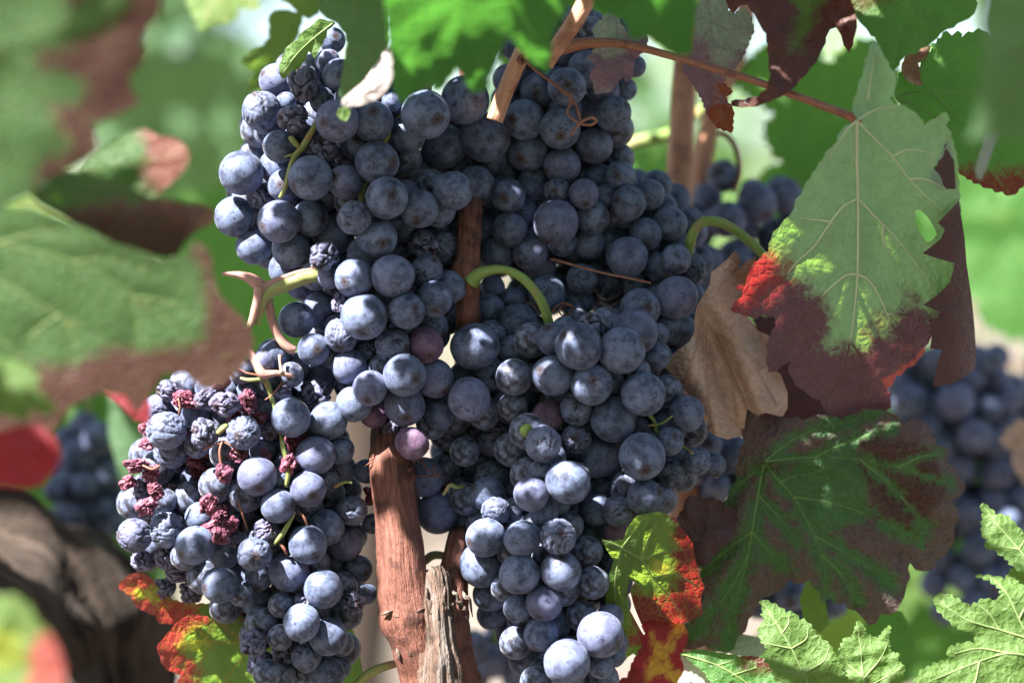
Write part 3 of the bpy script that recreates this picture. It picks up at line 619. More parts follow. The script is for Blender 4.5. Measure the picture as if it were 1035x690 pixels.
leaf_mat('bright', (.090, .168, .040), (.26, .44, .06), [((.24, .07, .04), (.6, .1, .04), 6, 8)], vein=(.16, .235, .09), veinw=.6, mixt=.42, gloss=.5)
leaf_mat('autumn', (.10, .20, .05), (.26, .46, .06), [((.30, .060, .055), (.62, .065, .06), 5, 12), ((.30, .38, .055), (.70, .75, .06), 4, 14)], vein=(.34, .16, .06), veinw=.55, mixt=.45)
leaf_mat('split', (.095, .190, .045), (.50, .78, .08), [((.080, .026, .028), (.75, .04, .045), 4, 8), ((.40, .42, .08), (.80, .80, .08), 2, 4)], vein=(.20, .28, .09), veinw=.5, mixt=.42, freckle=(.12, .03, .02))
leaf_mat('red', (.23, .030, .042), (.62, .025, .04), [((.48, .28, .05), (.95, .60, .06), 3, 7), ((.10, .012, .016), (.3, .02, .02), 5, 8)], vein=(.22, .02, .02), veinw=.5, mixt=.45)
leaf_mat('lilac', (.30, .34, .30), (.3, .42, .25), [((.20, .125, .175), (.3, .12, .15), 7, 10), ((.17, .045, .02), (.5, .08, .02), 2, 5)], vein=(.20, .15, .15), veinw=.5, mixt=.3, gloss=.55)
leaf_mat('brown_green', (.075, .034, .028), (.25, .04, .03), [((.055, .120, .024), (.2, .4, .03), 5, 9)], vein=(.09, .05, .04), veinw=.4, mixt=.22)
leaf_mat('fore_green', (.060, .130, .045), (.15, .32, .06), [((.090, .036, .036), (.24, .05, .05), 7, 8), ((.19, .065, .06), (.6, .12, .06), 8, 6)], vein=(.22, .24, .09), veinw=.6, mixt=.4)
leaf_mat('grey_green', (.085, .165, .085), (.24, .44, .08), [], vein=(.16, .23, .10), veinw=.4, mixt=.4)
leaf_mat('white_edge', (.55, .48, .46), (.5, .4, .36), [], vein=(.5, .42, .4), veinw=.2, mixt=.25, gloss=.6)
LM = LEAFMAT
def vein_two(name, a, b):
    s = NT(name); return s.end(s.prin(s.mix(s.mr(s.attr('p0'), -5, 5), a, b), .5, .3).outputs[0])
vein_pale = vein_two('pale_to_maroon_vein', (.50, .58, .40), (.13, .05, .06))
vein_green = wood('green_vein', (.13, .25, .075), (.16, .29, .09), (.11, .21, .06), .45, .2, bumpd=.0001)
vein_bright = wood('light_green_vein', (.16, .235, .08), (.19, .27, .10), (.15, .21, .07), .5, .2, bumpd=.0001)
vein_tan = wood('tan_vein', (.44, .29, .20), (.48, .33, .23), (.38, .24, .16), .6, .2, bumpd=.0001)
# ---- the big half red leaf, its folded edge and its long petiole
HO = [(866, 121), (861, 112), (866, 95), (872, 77), (877, 57), (882, 42), (890, 49), (894, 58), (899, 68), (905, 74), (905, 88), (899, 99), (905, 106), (918, 110), (928, 117), (934, 127), (945, 120), (957, 114), (960, 121), (956, 127),
      (961, 138), (967, 158), (969, 190), (971, 230), (972, 270), (968, 305), (955, 325), (943, 336), (935, 350), (929, 362), (916, 372), (906, 380), (896, 392), (900, 402), (901, 411), (893, 417), (882, 419), (874, 425), (869, 428), (863, 419),
      (850, 420), (836, 417), (829, 404), (818, 399), (810, 393), (802, 384), (797, 376), (800, 365), (793, 368), (777, 376), (776, 358), (777, 343), (784, 330), (783, 320), (771, 318), (757, 320), (738, 313), (743, 305), (750, 299),
      (750, 293), (743, 291), (753, 288), (755, 280), (758, 271), (766, 263), (777, 254), (779, 243), (787, 230), (797, 219), (802, 212), (810, 196), (819, 180), (831, 162), (839, 150), (846, 143), (850, 133), (858, 126)]
HV = [[(866, 121), (866, 160), (867, 200), (867, 260), (865, 300), (859, 345), (853, 372), (842, 395), (834, 405)],
      [(867, 123), (884, 140), (902, 158), (919, 181), (938, 200), (957, 216)], [(867, 200), (880, 214), (893, 227), (906, 240), (917, 254), (932, 275), (947, 296)],
      [(866, 201), (853, 208), (840, 224), (822, 250), (808, 262), (797, 275), (787, 288), (770, 302)], [(867, 277), (878, 283), (889, 300), (897, 318), (907, 338), (913, 352), (911, 376)],
      [(866, 277), (855, 278), (840, 290), (827, 303), (812, 322), (802, 336), (786, 350)], [(859, 345), (868, 357), (874, 374), (878, 402)], [(866, 122), (857, 130), (850, 140), (838, 160)],
      [(902, 158), (915, 152), (930, 152), (946, 156)], [(867, 121), (880, 113), (892, 109), (907, 108)], [(919, 181), (935, 181), (955, 190)], [(893, 227), (893, 245), (905, 262)], [(877, 100), (880, 80), (884, 55)], [(897, 317), (912, 318), (930, 322)], [(840, 224), (825, 222), (808, 220)]]
HP = [(700, 262), (757, 262), (778, 266), (790, 273), (800, 277), (810, 284), (822, 280), (830, 297), (843, 320), (836, 333), (838, 350), (853, 343), (873, 347), (875, 327), (887, 315), (893, 320), (897, 330), (903, 318), (912, 312), (917, 300), (925, 303), (933, 310), (950, 300), (1000, 300), (1000, 460), (700, 460)]
HR = [(700, 240), (776, 252), (788, 262), (792, 280), (778, 300), (758, 310), (740, 330), (700, 330)]
RIM = [(890, 384), (903, 376), (920, 366), (934, 352), (940, 352), (936, 366), (925, 380), (905, 392), (898, 396)]  # red curled rim, its colour lightened to look sunlit
hz = lambda x, y: 14 * math.exp(-((x - 966) / 22) ** 2) * 0 + 16 * max(0, (905 - x) / 150) ** 2 * -1 + (22 * math.exp(-((x - 885) / 16) ** 2) * max(0, (115 - y) / 70) if y < 115 else 0) + 5 * math.sin((x - 866) / 17.0) * math.exp(-((y - 190) / 110) ** 2)
hero = leaf('large half green, half dark red leaf hanging at right from a long red stem', HO, LM['hero'], HV, dz=-20, slope=(.05, .60), und=9, uscale=70, quilt=3.4, res=3.0, teeth=(2.2, 13), holes=[[(925, 213), (930, 212), (938, 220), (944, 229), (947, 237), (942, 243), (937, 245), (928, 233), (925, 222)]],
            regions=[HP, HR, RIM], zf=hz, seed=3, tdens=7, edge=(-5, 9), vein_mat=vein_pale, vein_r=1.75, side=1, lit=[ell(790, 256, 26, 17, -35), ell(849, 297, 22, 12, 25), ell(796, 328, 14, 4, 22), ell(762, 288, 26, 12, -45), ell(893, 334, 7, 4), [(885, 392), (905, 392), (940, 352), (935, 345)]])
ZH = lambda y: -20 + .42 * (y - 235)
FO = [(969, 203), (975, 240), (977, 267), (982, 300), (985, 330), (987, 360), (985, 373), (975, 381), (963, 387), (945, 391), (943, 387), (947, 370), (952, 353), (946, 353), (940, 352), (941, 344), (943, 333), (938, 323), (947, 321), (957, 318), (947, 314), (933, 308), (945, 300), (955, 291), (960, 285), (963, 275), (965, 266), (950, 262),
      (932, 256), (943, 248), (951, 241), (955, 232), (948, 225), (959, 214)]
leaf(None, FO, LM['purple'], [[(975, 230), (972, 280), (970, 330), (960, 375)]], dz=26, slope=(0, .54), und=3, quilt=1, res=3.2, zf=lambda x, y: -24 + 30 * max(0, (x - 955) / 30) ** 2, seed=5, name='folded_edge', parent=hero, edge=(-3, 8))
leaf(None, [(938, 182), (958, 140), (957, 137), (960, 140), (964, 160), (966, 191), (950, 191)], LM['purple'], [], dz=-60, slope=(0, .54), und=1, quilt=0, res=3, seed=6, name='folded_edge', parent=hero)
petiole(hero, [(556, 52, -20, 6.5), (572, 48, -24, 6.8), (592, 44, -26, 5.6), (625, 44, -30, 4.4), (665, 53, -34, 3.9), (710, 66, -44, 3.8), (760, 81, -60, 3.9), (815, 101, -82, 4.0), (850, 114, -91, 4.3), (864, 120, -90, 5.2), (868, 124, -88, 4)], M['petiole_red'], disp=bark_disp(4, .07, .1, 1.5), nseg=14)
# ---- right half
DO = [(745, 468), (752, 447), (750, 425), (758, 411), (775, 427), (793, 422), (812, 425), (832, 419), (850, 423), (880, 414), (900, 417), (912, 428), (928, 424), (941, 434), (945, 449), (959, 458), (957, 468), (968, 480), (976, 493), (962, 505), (968, 514), (964, 532), (961, 552), (948, 566), (934, 577), (921, 570), (911, 560), (918, 574),
      (917, 590), (914, 603), (900, 621), (890, 620), (879, 632), (870, 622), (865, 617), (854, 609), (846, 611), (838, 604), (831, 609), (828, 598), (819, 584), (805, 590), (797, 586), (785, 598), (770, 602), (757, 625), (735, 660), (712, 652), (690, 655), (688, 640), (697, 628), (690, 612), (703, 598), (709, 575), (695, 560), (683, 541), (700, 535), (716, 520), (735, 505), (745, 485)]
DV = [[(772, 468), (766, 500), (760, 537), (755, 565), (748, 592), (732, 657)], [(774, 470), (790, 488), (802, 502), (814, 522), (823, 541), (830, 560), (835, 578), (833, 606)], [(775, 466), (800, 463), (823, 462), (869, 464), (907, 472), (962, 490)], [(773, 466), (800, 445), (825, 434), (885, 418)],
      [(772, 468), (751, 487), (735, 505), (716, 518)], [(760, 537), (735, 555), (709, 576), (700, 580)], [(756, 560), (735, 600), (702, 637)], [(823, 541), (845, 553), (869, 567), (900, 590)], [(802, 502), (840, 508), (877, 520), (930, 545)], [(823, 462), (860, 445), (900, 432)], [(869, 464), (900, 490), (935, 530)],
      [(760, 537), (775, 555), (795, 572)], [(830, 560), (850, 580), (870, 610)], [(907, 472), (930, 462), (950, 458)], [(788, 487), (810, 480), (850, 486)], [(766, 500), (785, 520), (805, 545)]]
leaf('large dark leaf at lower right, green along its veins and brown between them', DO, LM['dark_mix'], DV, dz=70, slope=(-.05, -.06), und=13, uscale=70, quilt=5, res=3, teeth=(3.2, 17), regions=[dict(kv=1.0, bias=-6.5, poly=[(680, 400), (1000, 400), (1000, 680), (680, 680)], cut=[(778, 478), (860, 440), (878, 480), (866, 520), (838, 540), (806, 520)]), dict(kv=.9, bias=-3, poly=[(868, 440), (935, 448), (962, 500), (905, 545), (885, 515), (872, 480)])],
     seed=8, edge=(6, 10), vein_mat=vein_green, vein_r=1.3, side=-1, lit=False, fine=1.6, zf=lambda x, y: -16 * math.exp(-((x - 800 - (y - 440) * -.5) / 26) ** 2) if y < 470 else 0)
leaf('small crinkled maroon leaf tucked between the green and red leaf and the large dark leaf', [(697, 500), (708, 506), (720, 502), (733, 510), (742, 521), (741, 535), (737, 545), (727, 553), (720, 563), (713, 572), (705, 571), (697, 548), (688, 540), (680, 530), (690, 515)], LM['purple'],
     [[(692, 536), (710, 532), (736, 524)], [(700, 534), (715, 552)]], dz=45, slope=(0, 0), und=9, uscale=25, quilt=2, res=3, seed=9, teeth=(2.5, 12), lit=False, side=-1, fine=3)
TO = [(735, 262), (743, 253), (748, 262), (746, 272), (755, 264), (764, 259), (763, 276), (752, 290), (748, 305), (752, 315), (766, 334), (777, 339), (780, 355), (778, 371), (789, 378), (796, 396), (796, 412), (791, 421), (774, 417), (765, 420), (755, 413), (753, 428), (751, 440), (735, 444), (723, 440), (714, 435), (716, 424), (711, 414), (700, 405), (690, 391), (681, 380), (672, 372),
      (674, 363), (686, 353), (697, 345), (702, 335), (702, 322), (704, 310), (710, 300), (717, 288), (719, 275), (728, 268)]
leaf('dry tan leaf with deep folds hanging beside the central grapes', TO, LM['tan'], [[(706, 312), (716, 330), (728, 352), (740, 385), (745, 430)], [(708, 310), (706, 340), (696, 375), (690, 388)], [(708, 308), (730, 325), (755, 355), (785, 410)], [(712, 325), (712, 360), (716, 400), (722, 438)], [(720, 335), (745, 350), (772, 372)]],
     dz=40, slope=(.12, .05), und=8, uscale=40, quilt=2.4, res=2.6, regions=[[(740, 250), (800, 250), (800, 330), (742, 300)]], seed=12, edge=(5, 8), vein_mat=vein_tan, vein_r=1.2, lit=False, side=1,
     zf=lambda x, y: 19 * math.sin((x - 700 - (y - 330) * .34) / 8.5) * min(1, max(0, (y - 262) / 90)) * math.exp(-((x - 730 - (y - 360) * .3) / 60) ** 2) + 22 * math.exp(-((x - 728 - (y - 340) * .42) / 5.5) ** 2) * min(1, max(0, (y - 310) / 40)))
SO = [(608, 545), (620, 546), (630, 545), (634, 533), (643, 521), (653, 519), (663, 517), (674, 519), (683, 523), (690, 535), (700, 548), (703, 566), (707, 580), (712, 593), (708, 606), (710, 620), (700, 626), (693, 627), (683, 632), (670, 640), (660, 633), (648, 630), (641, 613), (637, 598), (641, 588), (648, 592), (636, 585), (634, 598), (636, 615), (648, 637), (652, 643), (656, 657), (655, 668), (647, 666), (640, 660), (634, 664), (632, 668), (630, 652), (628, 640), (619, 625), (612, 610), (613, 590), (620, 566), (612, 553)]
SV = [[(628, 553), (640, 560), (648, 566), (660, 583), (675, 600), (690, 624)], [(628, 553), (640, 538), (650, 524)], [(628, 553), (622, 585), (622, 612), (632, 640), (642, 658)], [(648, 566), (668, 558), (690, 555)], [(648, 566), (655, 545), (665, 525)], [(628, 553), (620, 549), (610, 546)], [(660, 583), (682, 580), (706, 592)]]
leaf('small leaf right of the central grapes, green at left and maroon at right', SO, LM['split'], SV, dz=-5, slope=(0, .72), und=6, uscale=40, quilt=1.8, res=2.5, regions=[[(670, 500), (680, 530), (676, 550), (686, 570), (684, 590), (672, 605), (652, 598), (645, 590), (640, 588), (636, 600), (640, 640), (625, 640), (632, 652), (660, 652), (760, 680), (760, 500)], ell(667, 573, 10, 8, 20)],  # the ellipse paints a yellow patch of sunlight into the leaf colour
     seed=14, edge=(4, 6), vein_mat=vein_bright, vein_r=1.3, side=-1, lit=[ell(666, 574, 12, 10), [(636, 590), (660, 592), (675, 606), (680, 640), (640, 640)], ell(706, 594, 7, 9), [(610, 560), (622, 560), (622, 610), (610, 612)]])
leaf('bright red and yellow leaf low in the sun, under the green and maroon leaf', [(650, 628), (665, 634), (680, 630), (692, 632), (695, 645), (690, 655), (687, 665), (690, 676), (700, 684), (712, 700), (650, 705), (620, 700), (624, 690), (634, 684), (640, 668), (648, 655), (652, 640)], LM['red'],
     [[(690, 632), (678, 650), (665, 668), (640, 690), (620, 700)], [(672, 660), (660, 650), (655, 640)], [(665, 668), (680, 680), (690, 695)]], dz=45, slope=(0, .75), und=6, uscale=30, res=2.8, regions=[dict(poly=[(655, 625), (700, 625), (700, 700), (655, 700)], kv=-1, bias=5), [(600, 670), (640, 668), (650, 690), (640, 710), (600, 710)]], seed=15, teeth=(2, 10), lit=True, side=1)
leaf('green leaf with dark red corner lying along the bottom edge, under the large dark leaf', [(687, 660), (707, 656), (725, 659), (747, 663), (762, 663), (778, 667), (784, 680), (790, 700), (760, 708), (727, 702), (713, 680), (700, 668)], LM['green'], [[(690, 661), (725, 672), (755, 690), (770, 705)], [(725, 672), (745, 666)], [(740, 682), (765, 674)]],
     dz=20, slope=(0, -.3), und=5, uscale=40, res=2.8, regions=[[(745, 655), (800, 655), (800, 684), (768, 674), (745, 674)]], seed=16, teeth=(1.5, 9), vein_mat=vein_bright, vein_r=1.1, lit=True)
leaf('pale pink dried leaf flake at the bottom edge, left of the pointed green leaf', [(688, 662), (700, 668), (713, 680), (727, 700), (690, 708), (684, 690), (692, 676)], LM['white_edge'], [], dz=34, und=3, res=3, seed=17, lit=True)
B1 = [(770, 606), (779, 609), (787, 613), (794, 619), (802, 619), (808, 626), (815, 628), (824, 641), (838, 651), (848, 668), (853, 684), (860, 708), (790, 708), (785, 690), (781, 676), (773, 665), (776, 655), (769, 646), (767, 633), (774, 630), (771, 618)]
leaf('pointed bright green toothed leaf standing at the bottom edge, right of centre', B1, LM['bright'], [[(825, 708), (812, 680), (800, 655), (785, 630), (772, 610)], [(812, 680), (832, 668), (838, 655)], [(800, 655), (815, 645), (816, 632)], [(812, 680), (795, 678), (782, 676)], [(800, 655), (785, 652), (774, 650)], [(790, 640), (797, 630), (797, 622)]], dz=-10, slope=(.1, -.25), und=5, uscale=35, quilt=1.8, res=2.5,
     seed=18, teeth=(3, 7), vein_mat=vein_bright, vein_r=1.2, lit=True, side=1)
B2 = [(867, 627), (873, 632), (873, 638), (881, 643), (888, 645), (893, 637), (900, 632), (898, 645), (900, 659), (909, 660), (906, 667), (915, 674), (911, 684), (905, 700), (870, 706), (858, 693), (854, 680), (846, 670), (848, 658), (854, 644), (861, 645), (864, 636)]
leaf('tiny young bright leaf with sharp teeth at the bottom edge, between two larger green leaves', B2, LM['bright'], [[(878, 705), (872, 680), (870, 655), (867, 632)], [(873, 685), (890, 665), (899, 645)], [(872, 683), (858, 672), (850, 662)], [(876, 694), (895, 684), (910, 676)]], dz=-4, slope=(0, -.2), und=5, uscale=18, quilt=2.2, res=2, seed=19, teeth=(2, 5), vein_mat=vein_bright, vein_r=.9, lit=True)
B3 = [(915, 700), (934, 676), (948, 670), (962, 665), (958, 655), (972, 650), (985, 650), (987, 640), (973, 636), (960, 628), (952, 620), (946, 613), (945, 602), (955, 600), (964, 604), (972, 608), (980, 615), (988, 609), (995, 605), (1003, 606), (1010, 609), (1012, 595), (1001, 586), (985, 581), (1003, 582), (1015, 585), (1024, 574), (1045, 560), (1065, 600), (1075, 660), (1060, 710), (900, 712)]
leaf('broad bright green toothed leaf filling the bottom right corner', B3, LM['bright'], [[(1062, 690), (1045, 655), (1030, 625), (1018, 600), (1003, 584)], [(1050, 665), (1020, 660), (990, 668), (935, 690)], [(1040, 645), (1010, 636), (975, 625), (948, 606)], [(1020, 660), (990, 655), (965, 660)], [(1030, 625), (1042, 600), (1046, 570)], [(1010, 636), (1000, 620), (990, 612)], [(990, 668), (985, 690), (975, 705)]],
     dz=-45, slope=(.05, -.2), und=7, uscale=45, quilt=2.4, res=3, seed=20, teeth=(3.2, 9), vein_mat=vein_bright, vein_r=1.5, lit=True)
B4 = [(993, 508), (1000, 513), (1006, 520), (1014, 520), (1022, 525), (1034, 538), (1050, 550), (1060, 590), (1042, 582), (1025, 572), (1015, 562), (1006, 556), (995, 552), (998, 545), (992, 538), (993, 525)]
leaf('narrow upright green leaf at the right edge, above the broad corner leaf', B4, LM['bright'], [[(1050, 580), (1030, 555), (1012, 535), (995, 512)], [(1030, 555), (1010, 552)], [(1030, 555), (1036, 545)]], dz=-40, slope=(0, -.2), und=4, uscale=30, res=2.6, seed=21, teeth=(2.4, 8), vein_mat=vein_bright, vein_r=1.1, lit=[[(990, 505), (1015, 505), (1050, 560), (1000, 560)]])
# ---- top right
leaf('toothed green leaf at upper right, behind the half red leaf', [(903, 90), (912, 72), (926, 76), (938, 50), (946, 44), (957, 31), (962, 36), (968, 31), (972, 38), (983, 33), (993, 31), (1015, 45), (1040, 80), (1050, 130), (1042, 178), (1025, 197), (1003, 191), (990, 186), (976, 179), (968, 172), (961, 164), (950, 150), (930, 120), (910, 105)], LM['green'],
     [[(868, 122), (900, 100), (923, 83), (955, 66), (985, 44)], [(905, 98), (940, 92), (985, 96), (1040, 100)], [(905, 98), (945, 118), (980, 145), (1015, 190)], [(923, 83), (935, 62), (942, 48)], [(940, 92), (970, 120), (1010, 140)]], dz=42, slope=(.15, .1), und=8, uscale=60, quilt=2.2, res=3.4, regions=[[(965, 172), (985, 168), (1050, 172), (1050, 210), (960, 205)]], seed=22, teeth=(2.5, 10), vein_mat=vein_green, vein_r=1.5, lit=False, side=1)
leaf('small curled rust brown leaf scrap in front of the toothed green leaf', [(911, 69), (915, 57), (925, 48), (940, 46), (938, 55), (928, 64), (930, 78), (932, 87), (925, 86), (915, 80)], LM['tan'], [], dz=20, und=5, uscale=20, res=2.4, seed=23, teeth=(1, 8), regions=[[(900, 40), (950, 40), (950, 90), (900, 90)]], lit=False)
leaf('dark green leaf at the top edge, above the tip of the half red leaf', [(855, -30), (862, 5), (869, 23), (876, 30), (884, 38), (893, 55), (903, 73), (910, 62), (917, 56), (930, 50), (941, 44), (950, 35), (957, 30), (968, 24), (985, 14), (990, -30)], LM['green_far'], [[(930, -30), (915, 10), (903, 65)], [(915, 10), (945, 30)], [(918, 0), (880, 25)]],
     dz=-80, slope=(0, -.15), und=7, uscale=50, res=4, regions=[[(862, -30), (935, -30), (905, -8), (872, 8), (860, 6)]], seed=24, teeth=(2, 14), lit=False)
leaf('blurred grey green leaf close to the lens at the upper right edge', [(998, -30), (993, 5), (990, 23), (996, 50), (992, 76), (989, 100), (984, 126), (976, 141), (995, 138), (1020, 140), (1060, 132), (1080, 40), (1070, -30)], LM['grey_green'], [[(1050, -20), (1030, 50), (1010, 120)], [(1030, 50), (1000, 60)]], dz=-620, und=14, res=7, seed=25, lit=False)
leaf('pale narrow blurred leaf hanging under the grey green one at the right edge', [(997, 132), (1004, 128), (1010, 135), (1004, 150), (998, 168), (992, 182), (987, 180), (986, 168), (992, 150)], LM['lilac'], [], dz=-180, und=4, res=4, seed=26, lit=False)
leaf('drooping dark brown leaf with a green stripe, hanging from the top edge', [(731, -25), (735, 5), (742, 14), (748, 6), (755, 5), (762, 14), (767, 24), (774, 34), (777, 57), (779, 76), (776, 90), (766, 98), (753, 101), (739, 102), (739, 107), (755, 108), (770, 105), (782, 101), (793, 95), (808, 82), (819, 69), (827, 58), (831, 50), (835, 38), (839, 30), (845, 28), (850, 36), (858, 53), (863, 40), (866, 20), (862, -25)], LM['brown_green'],
     [[(800, -20), (803, 20), (798, 60), (780, 95), (745, 104)], [(803, 20), (835, 25), (857, 48)], [(803, 10), (770, 15), (745, 8)]], dz=-70, slope=(0, -.2), und=10, uscale=35, quilt=2, res=3.2, regions=[[(782, -30), (805, 5), (806, 30), (795, 52), (810, 48), (820, 25), (826, 5), (840, -8), (845, -30)]], seed=27, teeth=(1.5, 14), lit=False, side=-1,
     zf=lambda x, y: -18 * math.sin((x - 760) / 17.0) * min(1, max(0, y / 50 + .3)))
leaf('pale leaf with lilac edge and dead brown tip hanging under the long red stem', [(697, -25), (697, 12), (703, 30), (701, 45), (699, 53), (694, 60), (690, 69), (698, 82), (709, 99), (713, 110), (716, 118), (722, 126), (728, 130), (740, 134), (741, 120), (741, 111), (736, 104), (733, 98), (741, 93), (735, 88), (731, 84), (734, 77), (739, 72), (746, 65), (751, 57), (757, 42), (762, 30), (758, 16), (752, 8), (743, 14), (736, 11), (733, -25)], LM['lilac'],
     [[(712, -25), (718, 20), (722, 60), (725, 95)], [(718, 20), (735, 30), (748, 28)], [(720, 45), (738, 50), (746, 52)], [(718, 25), (706, 50), (698, 62)]], dz=-10, slope=(0, .15), und=5, uscale=30, quilt=1.6, res=2.8, regions=[[(680, 40), (700, 40), (712, 42), (722, 58), (736, 72), (760, 40), (770, 20), (770, 140), (680, 140)], [(725, 84), (745, 84), (745, 98), (728, 96), (716, 112), (722, 106), (745, 106), (745, 140), (712, 132), (716, 112)]],
     seed=28, teeth=(1.6, 7), lit=False, side=-1)
leaf('small lilac and pale green leaf hanging over the upper grapes from the red stem', [(616, 10), (622, 16), (627, 24), (632, 31), (636, 39), (643, 38), (647, 34), (655, 38), (653, 49), (647, 55), (641, 60), (640, 70), (638, 79), (633, 83), (630, 76), (622, 86), (616, 93), (608, 94), (601, 95), (600, 85), (596, 76), (600, 70), (604, 65), (597, 62), (592, 60), (598, 55), (602, 49), (601, 38), (600, 28), (608, 20)], LM['lilac'],
     [[(622, 12), (624, 40), (618, 65), (604, 90)], [(624, 40), (635, 50), (648, 42)], [(622, 50), (612, 52), (602, 48)], [(618, 65), (630, 70)]], dz=-26, slope=(0, .1), und=5, uscale=20, quilt=1.5, res=2.2, regions=[[(590, 45), (612, 55), (625, 50), (636, 36), (660, 30), (660, 100), (590, 100)]], seed=29, teeth=(1.5, 7), lit=False, side=-1, fine=1.5)
# ---- top, near
leaf('wide blurred green leaf at the top edge, over the cut orange cane', [(386, -30), (390, 10), (393, 40), (396, 62), (397, 85), (402, 98), (408, 106), (413, 100), (419, 93), (428, 88), (436, 84), (441, 93), (447, 90), (453, 80), (460, 69), (467, 75), (473, 86), (480, 94), (486, 93), (491, 92), (494, 80), (500, 68), (507, 50), (512, 33), (520, 42), (530, 54), (541, 65), (548, 70), (553, 73), (556, 58), (558, 33), (568, 18), (578, 0), (590, -30)], LM['top_green'],
     [[(470, -30), (465, 20), (460, 60)], [(468, 0), (430, 30), (412, 80)], [(468, 0), (500, 30), (545, 60)], [(466, 15), (480, 50), (486, 80)]], dz=-330, slope=(0, .62), und=8, uscale=60, res=5, seed=31, teeth=(2, 12), lit=[[(402, -30), (416, -30), (412, 40), (402, 40)], ell(424, 55, 14, 10), [(470, -30), (520, -30), (500, 10), (470, 10)]], side=-1)
leaf('blurred green leaf at the top edge, over the start of the long red stem', [(597, -30), (600, 5), (606, 10), (615, 14), (628, 16), (634, 28), (640, 41), (648, 38), (656, 38), (668, 46), (679, 53), (690, 55), (699, 56), (700, 40), (703, 12), (712, -30)], LM['top_green'], [[(650, -30), (655, 10), (680, 48)], [(655, 0), (630, 12)]], dz=-300, slope=(0, .6), und=6, res=5, seed=32, teeth=(1.5, 12), lit=False)
leaf('muted green leaf hanging at the top edge just left of the wide blurred one', [(308, -30), (320, 2), (323, 12), (333, 20), (341, 24), (349, 34), (351, 44), (349, 58), (347, 70), (344, 86), (343, 98), (348, 101), (360, 92), (374, 78), (385, 60), (392, 45), (391, 20), (392, -30)], LM['grey_green'], [[(360, -30), (357, 10), (352, 50), (346, 95)], [(358, 10), (378, 30), (386, 50)], [(356, 25), (335, 18)]], dz=-140, slope=(0, -.1), und=6, uscale=50, res=3.6, seed=33, lit=False, teeth=(1, 12))
leaf('pale pinkish curled leaf tip resting over the upper left grapes', [(345, 101), (356, 92), (368, 82), (378, 68), (387, 54), (393, 46), (400, 47), (405, 56), (404, 66), (397, 80), (388, 96), (378, 102), (364, 107), (352, 108), (346, 107)], LM['white_edge'], [[(345, 104), (370, 92), (398, 55)]], dz=-190, und=5, res=3, seed=34, lit=True)
leaf('tiny bright green leaf bud among the upper left grapes, below the pale curled tip', [(342, 110), (348, 107), (354, 110), (354, 116), (350, 123), (344, 121), (340, 116)], LM['bright'], [], dz=-130, und=2, res=2.5, seed=35, lit=True)
leaf('small folded yellow green leaf above the shrivelled grapes at upper left', [(323, 19), (330, 21), (339, 24), (334, 29), (331, 31), (328, 40), (324, 48), (321, 54), (318, 60), (315, 55), (312, 52), (306, 64), (302, 69), (294, 74), (285, 80), (282, 74), (284, 62), (287, 54), (292, 46), (300, 41), (305, 33), (313, 28)], LM['bright'], [[(336, 24), (318, 38), (300, 55), (285, 76)], [(318, 38), (322, 50)]], dz=-25, slope=(.3, 0), und=5, uscale=25, res=2.2, seed=36, lit=True, teeth=(1, 9), vein_mat=vein_bright, vein_r=.8)
leaf('bright sunlit lime leaf behind the shrivelled grapes at upper left', [(273, 15), (283, 10), (296, 12), (306, 16), (303, 28), (300, 40), (290, 50), (285, 60), (290, 72), (287, 90), (290, 104), (280, 112), (268, 100), (254, 96), (252, 84), (258, 73), (250, 68), (244, 63), (250, 55), (258, 48), (266, 46), (272, 38)], LM['bright'], [[(300, 12), (285, 45), (265, 95)], [(285, 45), (250, 62)]], dz=260, slope=(0, .65), und=6, res=4, seed=37, lit=None, teeth=(1.5, 12))
leaf('pale green blurred leaf at the top edge, left of the muted hanging leaf', [(280, -20), (300, -25), (325, -20), (326, 6), (322, 14), (312, 20), (302, 14), (292, 4), (283, 0)], LM['bright'], [], dz=220, und=6, res=4, seed=38)
# ---- left, close to the lens
LITL = [[(-60, -40), (200, -40), (200, 440), (-60, 440)]]
leaf('large blurred leaf in the upper left corner, green with brown lobes', [(-60, -40), (150, -40), (160, -15), (164, 5), (160, 16), (150, 28), (143, 44), (148, 56), (140, 68), (130, 77), (133, 90), (142, 102), (130, 111), (110, 119), (95, 124), (96, 140), (100, 150), (84, 162), (66, 172), (45, 181), (30, 198), (10, 206), (-5, 222), (-60, 225)], LM['fore_green'],
     [[(-60, 60), (0, 50), (60, 30), (120, 5)], [(0, 50), (40, 85), (60, 120), (75, 150)], [(-20, 52), (-10, 110), (0, 180)], [(60, 30), (75, 0), (80, -30)]], dz=-520, slope=(.1, .2), und=7, uscale=120, res=7, quilt=1, fine=0, regions=[[(20, -60), (60, -5), (75, 5), (120, -25), (135, -10), (125, 10), (105, 28), (72, 44), (40, 52), (36, 62), (60, 72), (80, 78), (88, 92), (80, 104), (50, 108), (55, 125), (70, 150), (48, 162), (30, 182), (45, 200), (200, 200), (200, -60)]], seed=41, lit=True)
